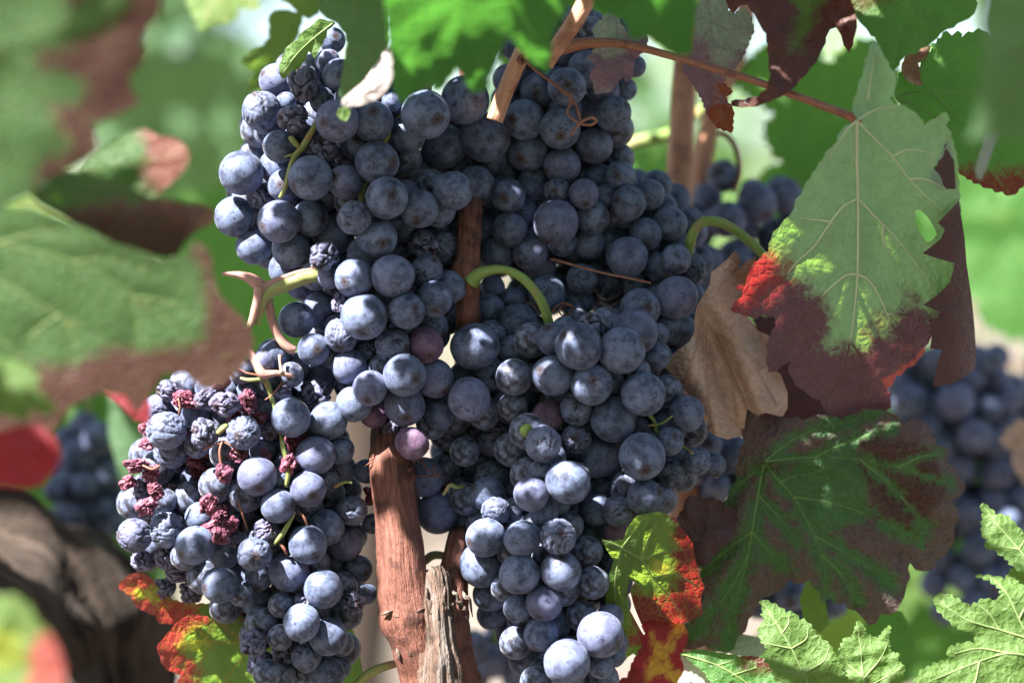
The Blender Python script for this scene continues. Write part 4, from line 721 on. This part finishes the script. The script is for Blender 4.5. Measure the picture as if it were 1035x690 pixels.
leaf('large blurred veined green leaf at left with a broad brown margin', [(-60, 208), (0, 212), (30, 210), (60, 220), (90, 232), (115, 245), (140, 252), (165, 262), (185, 256), (198, 243), (208, 248), (214, 262), (216, 280), (222, 298), (246, 322), (258, 345), (246, 372), (228, 388), (205, 394), (188, 378), (165, 378), (150, 402), (138, 418), (126, 400), (100, 396), (72, 410), (50, 440), (20, 446), (-60, 440)], LM['fore_green'],
     [[(-60, 215), (0, 245), (75, 265), (135, 300), (200, 345)], [(-60, 260), (0, 285), (60, 318), (120, 350)], [(0, 245), (40, 235), (75, 232)], [(75, 265), (110, 262), (160, 275)], [(60, 318), (75, 345), (70, 375)], [(-20, 330), (10, 350), (30, 380)], [(60, 318), (30, 340), (20, 360)], [(135, 300), (140, 330), (130, 355)], [(135, 300), (170, 305), (195, 318)]], dz=-380, slope=(.15, .1), und=5, uscale=130, res=6, quilt=1.2, fine=0,
     regions=[dict(poly=[(192, 220), (198, 262), (210, 285), (203, 318), (205, 340), (185, 348), (150, 352), (110, 352), (75, 368), (40, 365), (0, 382), (-60, 380), (-60, 480), (300, 480), (300, 200)])], seed=42, lit=True, vein_mat=vein_bright, vein_r=1.6, side=-1)
leaf('blurred pale leaf with a pink rounded lobe, between the two large left leaves', [(80, 172), (92, 158), (108, 146), (128, 134), (146, 130), (162, 138), (178, 140), (190, 150), (192, 162), (184, 175), (172, 186), (160, 196), (148, 205), (120, 200), (98, 188)], LM['fore_green'], [[(80, 175), (120, 168), (180, 155)]], dz=-330, und=10, res=6, regions=[[(300, 80), (140, 120), (150, 150), (142, 175), (150, 190), (160, 210), (300, 210)], [(300, 80), (140, 120), (150, 150), (148, 175), (160, 190), (160, 210), (300, 210)]], seed=43, lit=True)
leaf('blurred dark leaf, green above and deep red below, with a bright red tip at left', [(18, 186), (40, 178), (62, 172), (90, 174), (112, 180), (135, 190), (152, 200), (175, 202), (190, 206), (206, 206), (219, 214), (214, 226), (198, 234), (186, 246), (176, 262), (158, 258), (130, 252), (104, 242), (82, 230), (62, 218), (40, 206)], LM['dark_mix'], [[(20, 186), (90, 205), (150, 225), (215, 216)]], dz=-380, und=10, res=6, regions=[[(60, 215), (85, 205), (120, 205), (150, 198), (240, 195), (240, 270), (60, 270)], [(60, 225), (95, 210), (150, 215), (190, 215), (190, 270), (60, 270)]], seed=44, lit=[[(195, 200), (225, 200), (225, 232), (195, 232)]], zf=lambda x, y: 22 * (y - 215) / 40)
leaf('blurred scarlet leaf at the left edge, above the dark trunk', [(-40, 428), (-10, 440), (10, 434), (30, 430), (48, 436), (58, 448), (60, 466), (50, 480), (36, 492), (10, 492), (-10, 486), (-40, 490)], LM['red'], [[(-40, 460), (50, 455)]], dz=-420, und=8, res=5, seed=45, teeth=(3, 16), regions=[[(-60, 300), (-50, 300), (-50, 310)], [(-60, 300), (-50, 300), (-50, 310)]], lit=False)
leaf('small blurred orange red leaf end below the veined left leaf', [(92, 372), (108, 376), (126, 380), (146, 392), (152, 410), (150, 430), (136, 424), (120, 408), (104, 396), (94, 385)], LM['red'], [[(94, 376), (148, 425)]], dz=-280, und=6, res=4, seed=46, regions=[dict(poly=[(80, 360), (150, 360), (140, 400), (90, 395)], kv=-1, bias=12), [(-60, 300), (-50, 300), (-50, 310)]], lit=True)
leaf('blurred toothed green leaf at the left edge, over the scarlet one', [(-30, 355), (5, 362), (25, 368), (40, 380), (34, 392), (50, 404), (58, 414), (46, 420), (34, 412), (26, 425), (10, 420), (-30, 415)], LM['bright'], [[(-30, 385), (40, 400)]], dz=-480, und=6, res=5, seed=47, teeth=(2, 10), lit=[[(10, 362), (40, 362), (40, 388), (10, 388)]])
leaf('blurred green and yellow leaf with red edge in the bottom left corner', [(-40, 590), (0, 602), (15, 600), (30, 612), (38, 628), (52, 640), (60, 656), (66, 676), (62, 710), (-40, 710)], LM['autumn'], [[(-40, 640), (30, 660), (55, 690)]], dz=-620, und=10, res=6, seed=48, regions=[[(30, 640), (80, 630), (80, 720), (20, 720), (28, 680)], [(-60, 630), (20, 640), (25, 670), (-20, 680), (-60, 680)]], lit=True)
leaf('blurred long blue green leaf behind the left bunch', [(108, 398), (122, 402), (134, 416), (144, 440), (152, 470), (158, 510), (162, 560), (158, 600), (136, 612), (118, 600), (112, 572), (122, 545), (126, 510), (118, 470), (110, 440)], LM['grey_green'], [[(118, 405), (138, 480), (140, 590)]], dz=520, und=10, res=6, seed=49)
leaf('orange and yellow edged green leaf end sticking out under the left bunch', [(119, 592), (126, 584), (135, 579), (143, 578), (150, 582), (157, 590), (165, 600), (175, 606), (190, 610), (215, 610), (240, 611), (262, 612), (255, 622), (226, 626), (200, 624), (188, 626), (175, 630), (160, 629), (157, 621), (148, 618), (140, 614), (135, 608), (132, 602), (126, 598)], LM['autumn'],
     [[(250, 618), (200, 612), (165, 604), (145, 594), (125, 590)], [(165, 604), (160, 622)], [(150, 597), (146, 584)]], dz=62, slope=(0, .7), und=4, uscale=30, res=2.3, regions=[[(100, 560), (165, 570), (178, 603), (200, 612), (205, 640), (100, 640)], dict(poly=[(130, 584), (160, 592), (165, 610), (138, 604)], kv=0)], seed=50, teeth=(1.2, 9), lit=True, vein_mat=None)
AO = [(159, 658), (160, 650), (165, 645), (172, 637), (180, 628), (186, 624), (193, 622), (203, 622), (213, 625), (222, 622), (231, 621), (245, 622), (262, 632), (285, 650), (300, 680), (305, 712), (180, 712), (174, 702), (178, 694), (183, 683), (179, 680), (173, 678), (167, 674), (163, 670), (162, 664)]
leaf('red edged leaf at the bottom, glowing yellow green under the left bunch', AO, LM['autumn'], [[(290, 640), (245, 648), (215, 649), (190, 650), (162, 656)], [(245, 648), (225, 632), (214, 626)], [(215, 649), (200, 672), (185, 684)], [(260, 646), (240, 670), (215, 705)], [(215, 649), (200, 636), (190, 626)], [(275, 642), (270, 680), (260, 710)]], dz=72, slope=(.1, .68), und=6, uscale=40, quilt=2.5, res=2.5,
     regions=[[(140, 610), (212, 618), (210, 628), (192, 640), (185, 655), (192, 662), (205, 668), (196, 690), (190, 712), (140, 712)], [(186, 640), (200, 634), (206, 650), (200, 662), (185, 656)]], seed=51, teeth=(1.5, 9), lit=True, side=-1)
leaf('narrow blurred lime leaf between the left bunch and the thick cane', [(344, 618), (352, 624), (358, 640), (364, 665), (370, 700), (345, 705), (340, 670), (346, 645)], LM['bright'], [[(350, 620), (358, 700)]], dz=120, und=5, res=4, seed=52, lit=True)
leaf('blurred green leaf glimpsed low at right, below the large dark leaf', [(880, 618), (895, 612), (912, 618), (920, 635), (925, 652), (905, 660), (885, 650), (872, 636)], LM['green'], [], dz=140, und=6, res=4, seed=53)
leaf('pale green drooping leaf between the large dark leaf and the pointed bright leaf', [(815, 585), (828, 590), (835, 610), (838, 630), (828, 640), (812, 625), (808, 605)], LM['bright'], [], dz=130, und=6, res=4, seed=54)
leaf('yellowish fallen leaf stuck low behind the large dark leaf', [(735, 645), (750, 640), (776, 645), (780, 655), (765, 664), (742, 662), (730, 656)], LM['lilac'], [[(732, 656), (776, 648)]], dz=90, und=4, res=4, seed=55)
# ------------------------------------------------------------------ canes, old wood, trunk, tendrils
def cane(label, runs, mat, cat='cane', name='vine_cane', group=None, nseg=26, sub=12, amp=.15, seed=1, fa=1.8, fl=.02):
    mb = MB()
    for i, r in enumerate(runs): tube(mb, r, nseg, sub, 0, disp=bark_disp(seed + i, amp, fl, fa), seed=seed * .7)
    o = mb.build(name, mat, None, org=V(*runs[0][-1][:3])); return tag(o, label, cat, group)
up = cane('upright reddish brown cane in the middle, green stalk leaving its knot', [[(474, 60, 150, 10), (475, 120, 150, 11), (475, 175, 110, 12), (475, 212, 40, 12), (474, 240, 26, 12), (472, 262, 24, 13), (470, 277, 22, 16), (471, 288, 22, 15), (473, 300, 24, 12.5), (473, 330, 30, 12), (471, 375, 120, 12), (468, 470, 150, 11), (465, 530, 90, 10.5), (462, 550, 36, 12), (458, 580, 26, 15), (455, 600, 20, 19), (452, 616, 16, 23),
            (452, 640, 20, 24), (458, 668, 26, 22), (466, 700, 34, 24), (474, 740, 40, 26)]], M['cane'], nseg=28, seed=3)
mb = MB()
for q in range(9):
    x = 438 + q * 4.2; y = 598 + (q * 7) % 17; z = -6 + abs(x - 455) * .5
    tube(mb, [(x - 4, y - 6, z + 4, .5), (x - 1, y, z - 3, 2.6), (x + 3, y + 3, z - 4, 2.0), (x + 6, y + 10 + q % 3 * 5, z + 1, .5)], 7, 5, 0, disp=bark_disp(q, .8, .3, 3), seed=q, flat=.6)
o = mb.build('bark_flake', M['old_bark'], up); o['label'] = 'ragged pale grey bark at the swollen base'
th = cane('thick red brown cane at the bottom, left of the grey cut spur', [[(396, 380, 90, 16), (394, 430, 50, 19), (395, 465, 18, 22), (398, 500, 12, 22.5), (402, 530, 6, 23), (405, 560, 2, 24), (407, 590, 0, 25), (411, 612, 0, 28), (413, 624, 0, 29.5), (418, 640, 0, 27), (425, 665, 0, 25), (432, 690, 4, 25), (440, 740, 8, 27)]], M['cane'], nseg=30, seed=5)
mb = MB()
for q, (x, y, l) in enumerate([(392, 606, 26), (404, 628, 34), (420, 612, 40), (428, 650, 30), (412, 655, 30), (432, 600, 22), (400, 660, 20), (424, 668, 24), (389, 560, 30)]):
    zz = -23 + abs(x - 411) * .5; tube(mb, [(x, y - l * .5, zz + 3, .4), (x + 2, y - l * .2, zz - 1, 1.7), (x + 3, y + l * .2, zz - 2, 1.9), (x + 7, y + l * .5, zz + 1, .4)], 6, 5, 0, disp=bark_disp(q + 20, .7, .2, 2), seed=q + 4, flat=.5)
for q, (x, y) in enumerate([(392, 619), (402, 622), (413, 621), (424, 617)]):
    tube(mb, [(x - 7, y + 2, -22, .5), (x, y, -26, 1.9), (x + 7, y - 3, -22, .6)], 6, 4, 0, disp=bark_disp(q + 70, .8, .3, 3), seed=q + 4)
mb.build('bark_flake', M['old_bark'], th)
sp = cane('grey flaking old spur with a cut top, wedged between two red canes', [[(436, 578, 4, 12), (437, 583, 2, 17), (439, 604, -2, 17.5), (440, 625, -10, 16.5), (442, 650, -14, 18), (444, 680, -18, 22), (446, 740, -18, 28)]], M['old_bark'], cat='old wood', name='vine_spur', nseg=44, amp=.34, seed=9, fa=4.2, fl=.012)
mb = MB(); rn = random.Random(5)
for q in range(26):
    x = rn.uniform(426, 460); y = rn.uniform(585, 700); l = rn.uniform(14, 40); dx = rn.uniform(-6, 6); zz = -26 + abs(x - 443) * .8 - (y - 600) * .05
    tube(mb, [(x, y, zz, .4), (x + dx * .3, y + l * .3, zz - 3, 1.2), (x + dx * .6, y + l * .65, zz - 2.6, 1.0), (x + dx, y + l, zz - 1, .3)], 6, 4, 0, disp=bark_disp(q + 40, .6, .15, 2), seed=q + 9, flat=.55)
mb.build('bark_strip', M['old_bark'], sp)
cane('cut orange cane end in a sunlit patch, above the top front grapes', [[(500, 122, 4, 8.5), (507, 102, 2, 8.6), (516, 80, 0, 8.4), (525, 60, -2, 8.6), (529, 51, -2, 8.6)]], M['cane_pale'], amp=.05, seed=12)
cane('orange cane crossing the top edge, where the long red stem begins', [[(552, 66, -60, 7), (560, 52, -62, 8), (574, 32, -64, 8.6), (590, 6, -66, 9), (606, -30, -68, 9)]], M['cane_pale'], amp=.06, seed=13)
cane('blurred upright tan cane at right of the upper bunches', [[(700, -60, 300, 12), (697, 0, 300, 12), (692, 80, 300, 12.5), (688, 150, 300, 13), (686, 215, 300, 14), (684, 300, 300, 14), (690, 480, 300, 15), (694, 640, 300, 18), (694, 900, 300, 20)]], M['cane_pale'], amp=.08, seed=14)  # pale bark colour stands in for sunlight on this cane
cane('blurred paler cane standing just behind the upright tan one', [[(760, -40, 430, 9), (748, 40, 430, 10), (722, 110, 430, 10), (708, 180, 430, 11), (706, 260, 430, 11), (710, 420, 430, 12), (712, 700, 430, 14), (716, 960, 430, 16)]], M['cane_pale'], amp=.08, seed=15)
cane('blurred grey green shoot slanting behind the upper centre bunch', [[(560, 190, 520, 6), (610, 163, 520, 6), (640, 145, 520, 6), (690, 128, 520, 5.5), (760, 60, 560, 5)]], M['stalk_green'], cat='shoot', name='green_shoot', amp=.05, seed=16)
cane('short green and brown shoot behind the cut spur', [[(414, 580, 60, 3), (428, 568, 60, 4), (438, 561, 60, 4.4), (452, 562, 60, 3.6), (470, 566, 60, 3)]], M['stalk_mixed'], cat='shoot', name='green_shoot', amp=.05, seed=17)
cane('pale green shoot with brown joint at the bottom, left of the thick cane', [[(352, 700, 40, 4), (364, 688, 30, 4.4), (374, 680, 26, 5), (384, 675, 24, 4.6), (400, 670, 24, 4)]], M['stalk_mixed'], cat='shoot', name='green_shoot', amp=.06, seed=18)
cane('thin dark hooked twig over the blurred bunch by the big leaf', [[(742, 195, 330, 2.2), (748, 172, 330, 2.2), (744, 150, 330, 2.6), (735, 138, 330, 2.2), (726, 135, 335, 1.6)]], M['tendril'], cat='twig', name='hooked_twig', seed=19)
mb = MB()
rn = random.Random(3)
for q in range(34):
    x = rn.uniform(385, 440); y = 440 + rn.uniform(0, 70)
oT = cane('curly dry brown tendril knotted over the upper centre grapes', [[(526, 57, -10, 1.4), (531, 61, -12, 1.8), (540, 70, -10, 1.5), (552, 79, -8, 1.5), (563, 87, -8, 1.6), (570, 93, -8, 1.8), (576, 97, -9, 2.4), (577, 104, -9, 1.6), (574, 111, -8, 1.3), (576, 118, -10, 1.3), (583, 123, -14, 1.5), (590, 126, -14, 1.6), (598, 126, -13, 1.8), (602, 122, -12, 2.2), (598, 119, -15, 1.6), (590, 122, -17, 1.5), (584, 127, -14, 1.5), (580, 132, -12, 1.4), (577, 137, -12, 1.8)],
         [(576, 98, -9, 1.5), (582, 106, -11, 1.3), (585, 115, -13, 1.4), (587, 124, -14, 1.4)], [(528, 56, -10, 1.6), (524, 60, -14, 2.2), (527, 64, -12, 1.6), (533, 61, -11, 1.4)]], M['tendril'], cat='tendril', name='tendril', nseg=8, sub=6, amp=.12, seed=21, fl=.2)
cane('thin straight red tendril across the dark gap between the central bunches', [[(556, 262, 34, .9), (562, 263, 30, 1.6), (580, 268, 22, 1.2), (610, 276, 18, 1.1), (640, 282, 20, 1.3), (658, 286, 26, 1.0)]], M['tendril'], cat='tendril', name='tendril', nseg=8, amp=.08, seed=22, fl=.2)
cane('tiny dry tendril coil in the dark gap left of the rear bunch', [[(556, 318, 30, .8), (562, 310, 28, .9), (570, 306, 28, .9), (578, 309, 28, .9), (577, 316, 30, .9), (569, 319, 30, .9), (565, 313, 30, .8), (572, 308, 27, .8), (582, 312, 27, .7)]], M['tendril'], cat='tendril', name='tendril', nseg=6, amp=.05, seed=23)
cane('thick dark old vine trunk leaning in the lower left corner', [[(-420, 520, 480, 120), (-280, 570, 480, 135), (-120, 610, 480, 150), (-35, 655, 480, 160), (5, 740, 480, 165), (15, 860, 480, 165), (15, 1000, 480, 165), (15, 2300, 480, 175)]], M['trunk'], cat='old vine', name='old_grapevine', nseg=48, sub=12, amp=.30, seed=24, fa=3.6, fl=.012)
# loose fibrous bark behind the grapes at the head of the thick cane
mb = MB(); rn = random.Random(8)
for q in range(40):
    x = rn.uniform(380, 440); y = rn.uniform(455, 505) - abs(x - 400) * .3; a = rn.uniform(0, 6.28); l = rn.uniform(5, 16)
    tube(mb, [(x, y, 6, .4), (x + math.cos(a) * l * .5, y + math.sin(a) * l * .5, 0, 1.0), (x + math.cos(a) * l, y + math.sin(a) * l, 5, .4)], 5, 3, 0, seed=q)
o = mb.build('bark_fibre', M['cane'], th); o['kind'] = 'stuff'
# ------------------------------------------------------------------ behind: ground, rows of vines, hills
def soil():
    s = NT('dry_soil'); g = s.n('NewGeometry').outputs['Position']; a = s.noise(g, 1.3, 6, .65); b = s.noise(g, 14, 4, .7)
    c = s.mix(s.mr(a, .35, .65), (.105, .085, .07), (.15, .125, .105)); c = s.mix(s.mr(b, .55, .7, 0, .6), c, (.10, .09, .06))
    return s.end(s.prin(c, .95, .1, s.bump(b, .02, .6)).outputs[0])
mb = MB(); n = 40; xs = np.concatenate([-np.geomspace(900, .6, 20), np.geomspace(.6, 900, 20)]); ys = np.concatenate([-np.geomspace(60, .5, 10), np.geomspace(.4, 1500, 34)])
X, Y = np.meshgrid(xs, ys); Z = np.array([[.03 * noise.noise(Vector((x * .8, y * .8, 2))) if abs(x) + abs(y) < 60 else 0 for x in xs] for y in ys])
P = np.stack([X, Y, Z], -1).reshape(-1, 3); F = [[j * 40 + i, j * 40 + i + 1, (j + 1) * 40 + i + 1, (j + 1) * 40 + i] for j in range(len(ys) - 1) for i in range(39)]
mb.add(P, F); tag(mb.build('ground', soil(), org=(0, 0, 0)), kind='structure')
def hill_mat():
    s = NT('hill_cover'); g = s.n('NewGeometry').outputs['Position']; a = s.noise(g, .05, 5, .6)
    return s.end(s.prin(s.mix(s.mr(a, .4, .6), (.05, .09, .04), (.12, .13, .07)), .95, .1).outputs[0])
mb = MB(); V_ = []; F = []
for i in range(61):
    x = -700 + i * 1400 / 60; h = 26 + 22 * noise.noise(Vector((x / 160, 3, 1)))
    V_ += [(x, 560, -2), (x, 640, h * .7), (x, 720, h), (x, 900, -2)]
for i in range(60):
    for k in range(3): a = i * 4 + k; F.append([a, a + 4, a + 5, a + 1])
mb.add(V_, F); tag(mb.build('hills', hill_mat(), org=(0, 560, 0)), kind='structure')
def mass_mat(name, c1, c2, c3, t, mixt=.4, gl=.28):
    s = NT(name); r = s.attr('rnd'); c = s.mix(s.mr(r, 0, .6), c1, c2); c = s.mix(s.mr(r, .86, .90), c, c3)
    b = s.prin(c, gl, .5); tr = s.n('BsdfTranslucent'); s.l(s.mix(s.mr(r, .86, .9), t, tuple(min(1, x * 2.2) for x in c3)), tr.inputs[0])
    mx = s.n('MixShader'); mx.inputs[0].default_value = mixt; s.l(b.outputs[0], mx.inputs[1]); s.l(tr.outputs[0], mx.inputs[2]); return s.end(mx.outputs[0])
MG = mass_mat('row_foliage', (.045, .10, .030), (.085, .165, .05), (.13, .045, .03), (.20, .42, .05))
MO = mass_mat('shading_leaves', (.035, .075, .035), (.06, .11, .05), (.11, .05, .035), (.09, .16, .06), .22)
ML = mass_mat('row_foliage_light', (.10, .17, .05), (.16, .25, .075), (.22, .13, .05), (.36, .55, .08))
G16 = np.array([(p[0], p[1] - .4) for p in GEN])
def blob_leaf(mb, c, size, nrm, rn, spin=None):
    z = Vector(nrm).normalized(); x = z.orthogonal().normalized(); x = Quaternion(z, rn.uniform(0, 6.28) if spin is None else spin) @ x; y = z.cross(x)
    x, y, z = map(np.array, (x, y, z)); W = [np.array(c) + z * size * .0] + [np.array(c) + size * (p[0] * x + p[1] * y) + z * size * (-.22 * abs(p[0]) + .10 * math.sin(p[1] * 4 + 1)) for p in G16]
    k = len(G16); r = rn.random(); mb.add(W, [[0, 1 + i, 1 + (i + 1) % k] for i in range(k)], 0, rnd=np.full(k + 1, r))
def foliage(name, mat, boxes, label, seed):
    rn = random.Random(seed); mb = MB()
    for (x0, x1, y0, y1, z0, z1, n, s0, s1) in boxes:      # metres
        for _ in range(n):
            c = (rn.uniform(x0, x1), rn.uniform(y0, y1), rn.uniform(z0, z1)); q = noise.noise(Vector((c[0] * 2.6, c[1] * .5 + seed, c[2] * 2.6)))
            if q < .02 and c[1] > 0: continue
            blob_leaf(mb, c, rn.uniform(s0, s1), (rn.gauss(0, .6), rn.gauss(-.5, .5), rn.gauss(.6, .5)), rn)
    o = mb.build(name, mat, org=(0, boxes[0][2], 0)); tag(o, label, 'foliage', kind='stuff'); return o
foliage('row_foliage', MG, [(-1.6, 2.2, 3.0, 3.5, .60, 1.30, 1500, .05, .08), (-2.5, 3.2, 3.0, 3.4, 1.2, 1.9, 900, .05, .08)], 'blurred leafy vine row standing behind the bunches', 4)
foliage('row_foliage', ML, [(-5, 6, 6.2, 6.9, .25, 1.5, 2600, .06, .10)], 'sunlit vine row further away across the soil', 5)
foliage('row_foliage', MG, [(-12, 14, 12, 13, .2, 1.6, 4200, .08, .14)], 'distant green vine row in front of the hills', 6)
foliage('row_foliage', MG, [(-3.2, 3.4, -1.9, -1.3, .35, 1.75, 5200, .06, .10)], 'unseen vine row behind the viewer, added to block low sky', 8)  # unseen row, added behind the camera to hold back the low sky
def row_trunks(y, xs, seed):
    for i, x in enumerate(xs):
        mb = MB(); rn = random.Random(seed + i)
        P = [(x + rn.uniform(-.03, .03), y, -.05), (x + rn.uniform(-.04, .04), y, .2), (x + rn.uniform(-.05, .05), y, .42), (x + rn.uniform(-.08, .08), y, .70)]
        C_ = catmull(P, 6); vs = []; nn = 12
        for j, c in enumerate(C_):
            for k in range(nn):
                a = k / nn * 6.283; r = (.055 - .02 * j / len(C_)) * (1 + .3 * noise.noise(Vector((math.cos(a) * 2, math.sin(a) * 2, c[2] * 4 + seed + i))))
                vs.append((c[0] + r * math.cos(a), c[1] + r * math.sin(a), c[2]))
        mb.add(vs, [[j * nn + k, j * nn + (k + 1) % nn, (j + 1) * nn + (k + 1) % nn, (j + 1) * nn + k] for j in range(len(C_) - 1) for k in range(nn)], lp=np.array(vs) * 3)
        o = mb.build('old_grapevine', M['trunk'], org=(x, y, 0)); tag(o, 'blurred old trunk standing in the vine row behind the bunches', 'old vine', 'trunks of the vine row behind')
row_trunks(3.25, (-1.25, -.18, .95), 3)
# near, single leaves behind the bunches, big and out of focus
NB = [('dark blurred leaf in the shade behind the dark bunch at right', 960, 440, 190, 20, 'green_far', 1150, False), ('dark blurred leaf low behind the dark bunch at right', 985, 520, 190, 80, 'green_far', 1000, False), ('blurred shaded leaf low behind the bright corner leaves', 860, 570, 180, -60, 'green_far', 900, False),
      ('blurred shaded leaf behind the far left bunch', 90, 400, 190, 20, 'green_far', 1000, False), ('blurred greyish leaf low between the old trunk and the left bunch', 160, 500, 150, 30, 'grey_green', 1300, False),
      ('big blurred dark green leaf right behind the long red stem', 835, 70, 120, 10, 'green_far', 520, False), ('blurred green leaf behind the small bunch, above the bent green stalk', 830, 175, 75, 60, 'green', 600, None),
      ('blurred dull green leaf behind the upper edge of the left bunch', 215, 150, 190, -20, 'grey_green', 2600, False), ('blurred dull green leaf below the upper left bunch', 270, 260, 170, 30, 'green_far', 1200, False),
      ('blurred bluish green leaf at top left between corner leaf and grapes', 190, 30, 170, 60, 'grey_green', 2900, False),
      ('blurred sunlit green leaf at right beside the folded edge of the big leaf', 1010, 215, 150, -30, 'green', 900, True), ('blurred mid green leaf at right, high behind the toothed leaf', 1000, 150, 130, 50, 'green', 1100, None),
      ('blurred sunlit leaf at the right edge above the dark bunch', 1040, 290, 110, 200, 'green', 1000, True), ('blurred green leaf behind the rear bunch, right of centre', 655, 165, 90, 20, 'green', 1000, None),
      ('blurred green leaf low behind the right corner leaves', 880, 640, 120, 80, 'green_far', 620, None), ('blurred yellowing leaf low at right under the dark bunch', 930, 600, 80, 170, 'bright', 800, True),
      ('blurred reddish leaf low at right, behind the tiny young leaf', 870, 630, 70, 100, 'split', 420, None), ('blurred pale orange leaf at the right edge, beside the dark bunch', 1045, 440, 45, 10, 'tan', 420, False),
      ('blurred orange tinted leaf at the top left edge of the gap', 232, -25, 60, 30, 'autumn', 500, True), ('blurred dark green leaf behind the left bunch and the scarlet leaf', 30, 330, 160, 0, 'green_far', 900, False),
      ('blurred green leaf behind the shaded top centre bunch', 560, -20, 130, 0, 'green_far', 500, False), ('dark blurred leaf between the half red leaf and the large dark leaf', 830, 350, 110, 20, 'purple', 260, False),
      ('dark blurred leaf behind the gap right of the rear bunch', 700, 320, 90, 10, 'green_far', 420, False)]
for i, (lb, x, y, sz, an, mt, dz, lt) in enumerate(NB): gen_leaf(lb, x, y, sz, an, LM[mt], dz, seed=60 + i, res=max(6, sz / 16), slope=(random.uniform(-.3, .3), random.uniform(-.4, .1)), und=sz * .06, uscale=sz * .5, lit=lt)
# ------------------------------------------------------------------ the leaves of the vine overhead (above the picture) placed and sized to throw the wanted dappled shade
Sv = np.array(SUN); U1 = np.cross(Sv, [0, 0, 1]); U1 /= np.linalg.norm(U1); U2 = np.cross(Sv, U1)
TP = np.array([t[0] for t in TARGETS]); TL = np.array([t[1] for t in TARGETS]); UV = np.stack([TP @ U1, TP @ U2], 1)
LIT = UV[TL]; SH = UV[~TL]; SHP = TP[~TL]
top = V(517, -170, 0)[2]
mb = MB(); rn = random.Random(12); left = np.ones(len(SH), bool); order = RNG.permutation(len(SH)); cnt = 0
dl_all = np.array([np.min(np.hypot(*(LIT - p).T)) for p in SH])
for pass_ in range(2):
    for i in order:
        if not left[i] : continue
        best = None
        for _ in range(14):
            c = SH[i] + RNG.uniform(-1, 1, 2) * (34 * PX if pass_ == 0 else 12 * PX)
            r = min(np.min(np.hypot(*(LIT - c).T)) * .93, 62 * PX)
            if r > np.hypot(*(c - SH[i])) and (best is None or r > best[1]): best = (c, r)
        if best is None or best[1] < 5.5 * PX: continue
        c, r = best; cover = np.hypot(*(SH - c).T) < r * .86
        if not cover.any(): left[i] = False; continue
        zmax = SHP[cover][:, 2].max(); h = max(top, zmax + .03) + rn.uniform(0, .06)
        base = U1 * c[0] + U2 * c[1]; t = (h - base[2]) / Sv[2]; p = base + Sv * t
        nr = Sv + np.array([rn.gauss(0, .22), rn.gauss(0, .22), rn.gauss(0, .22)])
        blob_leaf(mb, p, r / .70, nr, rn); left[cover] = False; cnt += 1
# further leaves added overhead, out to the sides, to keep the open sky from flooding the shaded fruit
for _ in range(1700):
    x = rn.uniform(-1.0, 1.2); y = rn.uniform(-.5, 1.6); z = top + rn.uniform(.03, .30); p = np.array((x, y, z)); c = np.array([p @ U1, p @ U2])
    if np.min(np.hypot(*(LIT - c).T)) < .040: continue
    blob_leaf(mb, p, rn.uniform(.03, .05), (rn.gauss(0, .4), rn.gauss(0, .4), 1), rn)
o = mb.build('shading_foliage', MO, org=(0, .9, top)); tag(o, 'unseen vine leaves overhead, placed to shade the bunches', 'foliage', kind='stuff')
print('canopy', cnt, len(LIT), len(SH), 'objects', len(bpy.data.objects))
